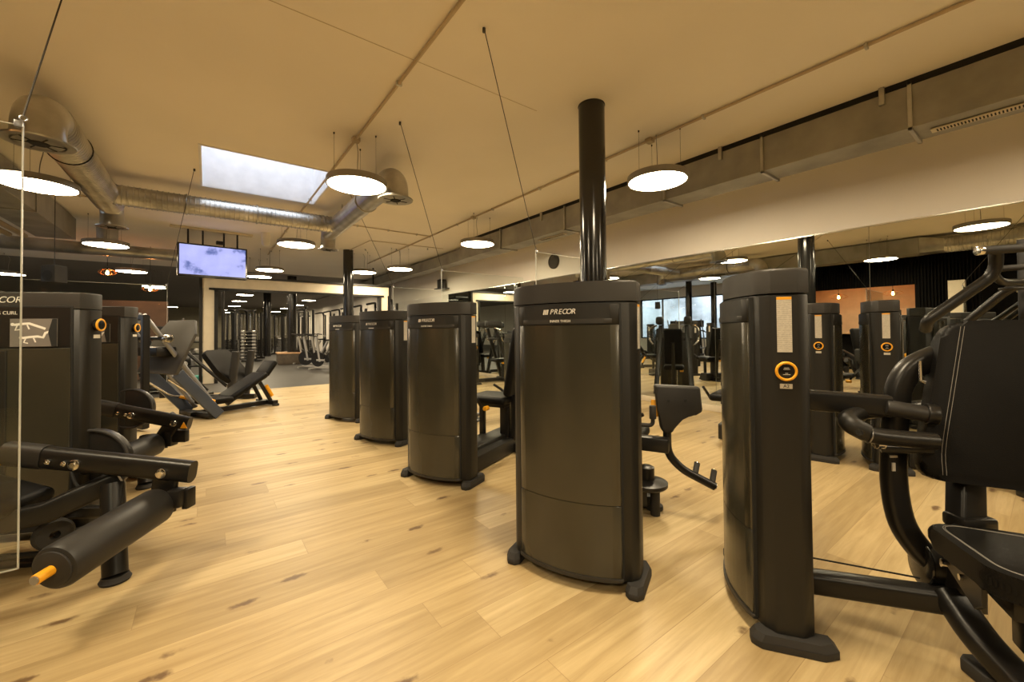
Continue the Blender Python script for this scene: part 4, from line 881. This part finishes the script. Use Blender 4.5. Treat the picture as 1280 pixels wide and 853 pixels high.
p1 = G(270, 6.0); lp1 = leg_press('black leg press nearest the aisle, its backrest leaning low beside the second leg machine', (p1.x, p1.y, 0), .50)
# hack squat behind, its wide pad on two posts
p2 = G(283, 7.3); hs = thing('hack_squat', 'black squat machine with wide tilted pad on two posts behind the leg press', 'gym machine', (p2.x, p2.y, 0), -.55)
M = Matrix.Translation((.02, 0, .58)) @ Matrix.Rotation(math.radians(52), 4, 'Y') @ Matrix.Rotation(PI/2, 4, 'Z')
b = MB(); b.prism(cush_outline([(-.36, -.36), (.36, -.36), (.40, .1), (.26, .38), (-.26, .38), (-.40, .1)], .1), -.04, .04, .02, 3, M @ Matrix.Rotation(PI, 4, 'Z')); b.build('shoulder_board', leather, hs)
for y in (-.24, .24):
    b = MB(); b.beam([(.20, y, .02), (.30, y, .86)], .09, .12, up=(1, 0, 0), rad=.03); b.build('support_post', rubber, hs)
b = MB(); b.beam([(-.5, 0, .05), (.5, 0, .05)], .1, .08); b.beam([(-.5, -.4, .05), (-.5, .4, .05)], .1, .08); b.build('base_frame', steel, hs)
for y in (-.28, .28):
    b = MB(); b.tube([(-.15, y, .2), (-1.3, y, 1.25)], .03, 12); b.build('guide_rail', steel, hs)
b = MB(); b.beam([(-1.3, -.35, 0), (-1.3, -.35, 1.3), (-1.3, .35, 1.3), (-1.3, .35, 0)], .08, .08, up=(1, 0, 0)); b.build('rear_frame', steel, hs)

def weight_plate(p, nrm, label, R=.225):
    b = MB(); b.lathe([(.028, -.02), (R*.45, -.02), (R*.5, -.012), (R*.85, -.012), (R*.88, -.02), (R, -.02), (R, .02), (R*.88, .02), (R*.85, .012), (R*.5, .012), (R*.45, .02), (.028, .02), (.028, -.02)], axis((0, 0, 0), nrm), 36)
    o = b.build('weight_plate', rubber); o.location = p; return tag(o, label, 'weight plate', 'plates around the leg presses')
mwp = Matrix.Translation((p1.x, p1.y, 0)) @ Matrix.Rotation(.50, 4, 'Z')
weight_plate(mwp @ Vector((-.82, .56, 1.12)), (-.48, .88, 0), 'black weight plate on the far sled horn of the leg press')

def bike(label, p, rz, frame=steel, group='spinning bikes'):
    r = thing('exercise_bike', label, 'exercise bike', p, rz, group)
    b = MB(); b.beam([(-.5, 0, .06), (.5, 0, .06)], .07, .06); b.beam([(-.5, -.25, .04), (-.5, .25, .04)], .07, .05); b.beam([(.5, -.25, .04), (.5, .25, .04)], .07, .05); b.build('base_frame', frame, r)
    b = MB(); b.beam([(-.38, 0, .88), (-.05, 0, .30), (.42, 0, .30)], .06, .08, up=(0, 1, 0), fillet=.1); b.beam([(-.05, 0, .08), (-.05, 0, .34)], .06, .08, up=(0, 1, 0)); b.beam([(.30, 0, .25), (.46, 0, 1.05)], .06, .08, up=(0, 1, 0)); b.build('main_frame', frame, r)
    b = MB(); b.lathe([(0, -.025), (.06, -.03), (.20, -.012), (.24, -.02), (.245, 0), (.24, .02), (.20, .012), (.06, .03), (0, .025)], axis((.40, 0, .33), (0, 1, 0)), 32); b.build('flywheel', steel, r)
    b = MB(); b.prism(cush_outline([(-.15, -.1), (-.02, -.05), (.14, -.02), (.14, .02), (-.02, .05), (-.15, .1)], .04), 0, .05, .015, 2, Matrix.Translation((-.40, 0, .90))); b.build('saddle', leather, r)
    b = MB(); b.tube([(.42, -.2, 1.12), (.62, -.2, 1.14), (.46, -.06, 1.06), (.46, .06, 1.06), (.62, .2, 1.14), (.42, .2, 1.12)], .018, 10, fillet=.06); b.build('handlebar', rubber, r)
    b = MB(); b.cyl((-.05, -.1, .33), (-.05, .1, .33), .09, 20); b.tube([(-.05, -.12, .33), (.07, -.12, .20)], .012, 8); b.tube([(-.05, .12, .33), (-.17, .12, .46)], .012, 8); b.box((.09, -.17, .20), (.1, .09, .025), .005); b.box((-.19, .17, .46), (.1, .09, .025), .005); b.build('crank_pedals', steel, r)
    return r
def cross_trainer(label, p, rz):
    r = thing('cross_trainer', label, 'cross trainer', p, rz)
    b = MB(); b.lathe([(0, -.09), (.26, -.09), (.30, -.05), (.30, .05), (.26, .09), (0, .09)], axis((-.45, 0, .42), (0, 1, 0)), 36); b.build('wheel_cover', steel, r)
    b = MB(); b.torus((-.45, -.09, .42), (0, 1, 0), .28, .02, 36, 10); b.build('wheel_ring', grey_metal, r)
    b = MB(); b.beam([(-.7, 0, .06), (.7, 0, .06)], .14, .08); b.beam([(.6, 0, .1), (.5, 0, 1.35)], .09, .1, up=(0, 1, 0)); b.build('main_frame', steel, r)
    for y in (-.22, .22):
        b = MB(); b.tube([(-.45, y, .45), (.55, y, .35), (.45, y, 1.0), (.30, y, 1.62)], .024, 12, fillet=.12); b.box((.0, y, .45), (.36, .14, .05), .015); b.build('pedal_arm', grey_metal, r)
    b = MB(); b.box((.50, 0, 1.42), (.08, .42, .30), .03, 3); b.build('console', plastic, r)
    return r
for px_, d_, rz_, l in ((172, 8.2, 2.2, 'dark cross trainer with a pale wheel ring left of the leg press foot plate'), (222, 11.4, 1.9, 'dark cross trainer standing behind the leg press foot plate')):
    p = G(px_, d_); cross_trainer(l, (p.x, p.y, 0), rz_)
lw = ['nearest the bar', 'second from the bar', 'third from the bar', 'fourth from the bar']
ct0 = None
for i in range(4):
    l = 'dark cross trainer in the window row seen in the mirror, %s' % lw[i]; q = Vector((-5.0-.1*i, 6.9+1.25*i, 0))
    if ct0 is None: ct0 = cross_trainer(l, q, PI+.1); ct0['group'] = 'cross trainers by the windows'
    else: dup(ct0, q, PI+.1, l, 'cross trainers by the windows')
b0 = None
for i in range(4):
    l = 'dark exercise bike in the left hall seen in the mirror, %s' % lw[i]; q = Vector((-4.0, 6.6+1.15*i, 0))
    if b0 is None: b0 = bike(l, q, .25, steel, 'exercise bikes in the left hall')
    else: dup(b0, q, .25, l)
for i, (x, y, a, l) in enumerate(((-3.0, 7.4, -.42, 'black machine cabinet left of the leg presses, nearer one'), (-2.9, 9.8, -.42, 'black machine cabinet left of the leg presses, farther one'))):
    r = thing('strength_machine', l, 'gym machine', (x, y, 0), a, 'machines left of the leg presses'); make_stack(r, 1, None, pod=False); user_seat(r, .0, .95, -1, .5)
# dumbbell rack left of the portal
def make_dumbbell(label, p, rz, m, group):
    r = thing('dumbbell', label, 'dumbbell', p, rz, group)
    for q_ in (-1, 1): h = MB(); h.cyl((q_*.06, 0, 0), (q_*.15, 0, 0), .062, 16, bev=.01); h.build('head', m, r)
    b = MB(); b.cyl((-.07, 0, 0), (.07, 0, 0), .016, 12); b.build('grip', chrome, r); return r
rp = G(238, 10.3); rk = thing('dumbbell_rack', 'slanted black dumbbell rack just left of the pale portal pillar', 'rack', (rp.x, rp.y, 0), .15)
b = MB()
for x in (-.55, .55): b.beam([(x, .25, .03), (x, -.25, .03), (x, .05, .5), (x, .18, 1.1)], .06, .06, up=(1, 0, 0))
b.build('rack_frame', steel, rk)
for i in range(3):
    b = MB(); b.beam([(-.58, -.14+i*.12, .36+i*.3), (.58, -.14+i*.12, .36+i*.3)], .16, .03); b.build('rack_shelf', steel, rk)
Mr = Matrix.Translation(rp) @ Matrix.Rotation(.15, 4, 'Z'); d0 = None; tiers = ['lowest', 'middle', 'top']; cols = ['first from the left', 'second from the left', 'third from the left', 'fourth from the left']
for i in range(3):
    for j in range(4):
        q = Mr @ Vector((-.42+j*.28, -.14+i*.12, .36+i*.3+.078)); l = 'silvery dumbbell on the %s shelf of the rack by the pillar, %s' % (tiers[i], cols[j])
        if d0 is None: d0 = make_dumbbell(l, q, .15+PI/2, silver, 'dumbbells on the rack by the pillar')
        else: dup(d0, q, .15+PI/2, l)
b = MB(); b.box((0, 0, 0), (.5, .3, .18), .04, 3); o = b.build('foam_block', turq); q = G(247, 9.6); o.location = (q.x, q.y, .10); o.rotation_euler.z = .4; tag(o, 'turquoise foam block on the floor before the dumbbell rack', 'foam block')
# lounge pendants far left
def pendant(label, x, y, z, m=amber, group='glowing pendant bulbs', r_=.16):
    r = thing('pendant_lamp', label, 'lamp', (x, y, z), 0, group)
    b = MB(); b.lathe([(0, -.06), (.025, -.045), (.03, -.02), (.02, .02), (.012, .04), (0, .045)], n=18); b.build('bulb', bulb, r)
    b = MB(); b.cyl((0, 0, .04), (0, 0, .10), .022, 14); b.tube([(0, 0, .09), (0, 0, ZC-z)], .005, 6); b.build('socket_cord', steel, r)
    b = MB()
    for k in range(10):
        a = 2*PI*k/10; b.tube(spline([(.02*math.cos(a), .02*math.sin(a), .08), (r_*.7*math.cos(a), r_*.7*math.sin(a), .05), (r_*math.cos(a), r_*math.sin(a), -.01), (r_*.5*math.cos(a), r_*.5*math.sin(a), -.06)], 4), .003, 5)
    b.build('wire_shade', m, r); return r
pendant('orange pendant bulb above the left end of the brown lounge screen', -1.9, 13.4, 2.65); pendant('orange pendant bulb above the right end of the brown lounge screen', -1.14, 13.4, 2.3)
pendant('glowing pendant in the bar opening, left one in the mirror', XB-.5, 3.85, 2.1, group='bar pendants', r_=.22); pendant('glowing pendant in the bar opening, right one in the mirror', XB-.5, 2.65, 2.12, group='bar pendants', r_=.22)

for i, (x, y, l) in enumerate(((XB-.35, 2.5, 'small downlight in the bar ceiling, rightmost in the mirror'), (XB-.9, 3.0, 'small downlight in the bar ceiling, deep right one'), (XB-.9, 3.9, 'small downlight in the bar ceiling, deep left one'), (XB-.35, 4.1, 'small downlight in the bar ceiling, leftmost in the mirror'))):
    r = thing('downlight', l, 'lamp', (x, y, 2.575), 0, 'bar downlights')
    b = MB(); b.lathe([(.05, 0), (.065, 0), (.065, .012), (.05, .012), (.05, 0)], Matrix.Translation((0, 0, -.012)), 20); b.build('bezel', white, r)
    b = MB(); b.lathe([(0, -.004), (.05, -.004), (.05, 0), (0, 0)], None, 20); b.build('diffuser', MATS['lamp_glow'], r)

# ---------------------------------------------------------------- rear gym
cp = G(334, 20.8); round_column('column', cp.x, cp.y, .17)
bp = G(365, 15.6); round_column('column', bp.x, bp.y, .16)
bt = thing('column_bench', 'low square wooden bench around the rear gym column', 'bench', (bp.x, bp.y, 0), -.05)
b = MB()
for sx, sy, wx, wy in ((0, -.38, 1.04, .28), (0, .38, 1.04, .28), (-.38, 0, .28, .48), (.38, 0, .28, .48)): b.box((sx, sy, .42), (wx-.004, wy-.004, .05), .008)
b.build('bench_top', wood, bt)
b = MB()
for sx, sy, wx, wy in ((0, -.47, .98, .04), (0, .47, .98, .04), (-.47, 0, .04, .9), (.47, 0, .04, .9)): b.box((sx, sy, .20), (wx, wy, .39), .004)
b.build('bench_side', darkwood, bt)
def cable_tower(label, p, rz, h=2.15):
    r = thing('cable_station', label, 'gym machine', p, rz, 'cable stations in the rear gym')
    b = MB(); b.beam([(-.35, 0, .04), (.35, 0, .04)], .1, .08); b.beam([(0, -.4, .04), (0, .4, .04)], .1, .08); b.build('base_frame', steel, r)
    for x in (-.2, .2):
        b = MB(); b.beam([(x, 0, .05), (x, 0, h)], .07, .09, up=(1, 0, 0)); b.build('mast', steel, r)
    b = MB(); b.beam(spline([(-.2, 0, h), (0, -.12, h+.12), (.2, -.5, h+.05)], 5), .08, .07); b.build('top_arm', steel, r)
    b = MB()
    for i in range(14): b.box((0, 0, .14+i*.055), (.24, .13, .045), .004, 1)
    b.build('weight_stack', col_black, r)
    b = MB()
    for x in (-.08, .08): b.cyl((x, .0, .1), (x, 0, h-.05), .012, 10)
    b.build('guide_rods', chrome, r)
    b = MB(); b.tube([(.2, -.48, h), (.2, -.48, 1.0)], .006, 6); b.tube([(.05, -.48, .98), (.2, -.48, 1.04), (.35, -.48, .98)], .016, 8); b.build('pull_bar', chrome, r)
    return r
# multi stations around the dumbbell tower
spots = [(285, 19.2, .4, 'cable station farthest left in the rear gym'), (296, 18.4, 1.2, 'cable station second from the left in the rear gym'), (304, 19.6, 2.4, 'cable station behind the dumbbell tower'), (322, 19.0, -.8, 'cable station between the dumbbell tower and the thin rear column')]
t0 = None
for px_, d_, a_, l in spots:
    p = G(px_, d_)
    if t0 is None: t0 = cable_tower(l, p, a_)
    else: dup(t0, p, a_, l)
rowl = ['nearest', 'second', 'third', 'fourth', 'fifth', 'sixth', 'seventh']
for i in range(7):
    dup(t0, (5.15, 13.6+i*1.75, 0), -PI/2+.1*(i % 3), 'cable station along the right wall of the rear gym, %s from the portal' % rowl[i])
for i, px_ in enumerate((340, 346, 352, 357)):
    p = G((338, 348, 358, 376)[i], 22.5+.8*i); dup(t0, p, .3*i, 'cable station in the back row between the rear columns, %s from the left' % ['first', 'second', 'third', 'fourth'][i])
for i, (px_, d_) in enumerate(((290, 21.5), (300, 22.5), (327, 24.0), (379, 18.5), (383, 21.0), (386, 17.2))):
    p = G(px_, d_); dup(t0, p, 1.1*i, 'cable station deep in the rear gym, %s of the scattered ones from the left' % ['first', 'second', 'third', 'fourth', 'fifth', 'sixth'][i])
tp = G(315, 17.2); tw = thing('dumbbell_tower', 'narrow black dumbbell tower on the grey rear floor', 'rack', (tp.x, tp.y, 0), -YAW)
b = MB(); b.box((0, 0, .66), (.26, .30, 1.28), .02); b.build('tower_body', gasket, tw)
b = MB(); b.box((0, 0, .03), (.62, .44, .05), .01); b.build('tower_base', steel, tw)
b = MB()
for i in range(9): b.box((0, -.10, .16+i*.135), (.56, .12, .012)); 
b.build('cradles', steel, tw)
d1 = None; ordn = ['lowest', 'second', 'third', 'fourth', 'fifth', 'sixth', 'seventh', 'eighth', 'topmost']
Mt = Matrix.Translation(tp) @ Matrix.Rotation(-YAW, 4, 'Z')
for i in range(9):
    q = Mt @ Vector((0, -.235, .16+i*.135)); l = 'pale headed dumbbell on the narrow tower, %s from the floor' % ordn[i] if i else 'pale headed dumbbell lowest on the narrow tower'
    if d1 is None:
        d1 = thing('dumbbell', l, 'dumbbell', q, -YAW, 'dumbbells on the tower'); 
        for q_ in (-1, 1): h = MB(); h.cyl((q_*.17, 0, 0), (q_*.30, 0, 0), .055, 16, bev=.01); h.build('head', silver, d1)
        b = MB(); b.cyl((-.17, 0, 0), (.17, 0, 0), .018, 12); b.build('grip', chrome, d1)
    else: dup(d1, q, -YAW, l)
bk0 = None
for px_, d_, a_, l in ((396, 13.6, 2.4, 'spinning bike with pale frame beside the farthest aisle cabinet'), (404, 14.6, 2.3, 'spinning bike with pale frame, second behind the farthest aisle cabinet'), (388, 15.4, 2.5, 'spinning bike with pale frame right of the wooden column bench'), (410, 12.9, 2.2, 'spinning bike with pale frame partly hidden by the farthest aisle cabinet')):
    p = G(px_, d_)
    if bk0 is None: bk0 = bike(l, p, a_, silver)
    else: dup(bk0, p, a_, l)
# black overhead rig behind the portal
rg = thing('overhead_rig', 'black overhead bar rig just behind the portal beam', 'rig', (2.1, 13.2, 2.30))
for y in (-.4, .5):
    b = MB(); b.beam([(-2.2, y, .10), (2.4, y, .10)], .07, .08); b.build('rig_bar', steel, rg)
for x in (-1.8, -1.2, -.5, .2, 1.2, 1.7, 2.2):
    b = MB(); b.box((x, .05, .11), (.05, 1.0, .05)); b.build('cross_bar', steel, rg)
for x in (-1.95, -1.78, 2.3):
    b = MB(); b.beam([(x, -.35, .1), (x, -.35, -2.28)], .07, .07, up=(1, 0, 0)); b.build('upright', steel, rg)
b = MB()
for x in (-2.1, 2.35): b.beam([(x, .5, .1), (x, .5, ZC-2.32)], .05, .05, up=(1, 0, 0))
b.build('ceiling_hanger', steel, rg)
# bench and dark machines by the portal
p = G(272, 16.5); wb = thing('weight_bench', 'black flat bench right behind the pale portal pillar', 'bench', (p.x, p.y, 0), .6)
b = MB(); b.box((0, 0, .46), (1.2, .3, .08), .03, 3); b.build('bench_pad', leather, wb)
for x in (-.45, .45):
    b = MB(); b.beam([(x, -.25, .03), (x, 0, .05), (x, 0, .43)], .06, .06, up=(1, 0, 0)); b.beam([(x, 0, .03), (x, .25, .03)], .06, .06); b.build('bench_leg', steel, wb)
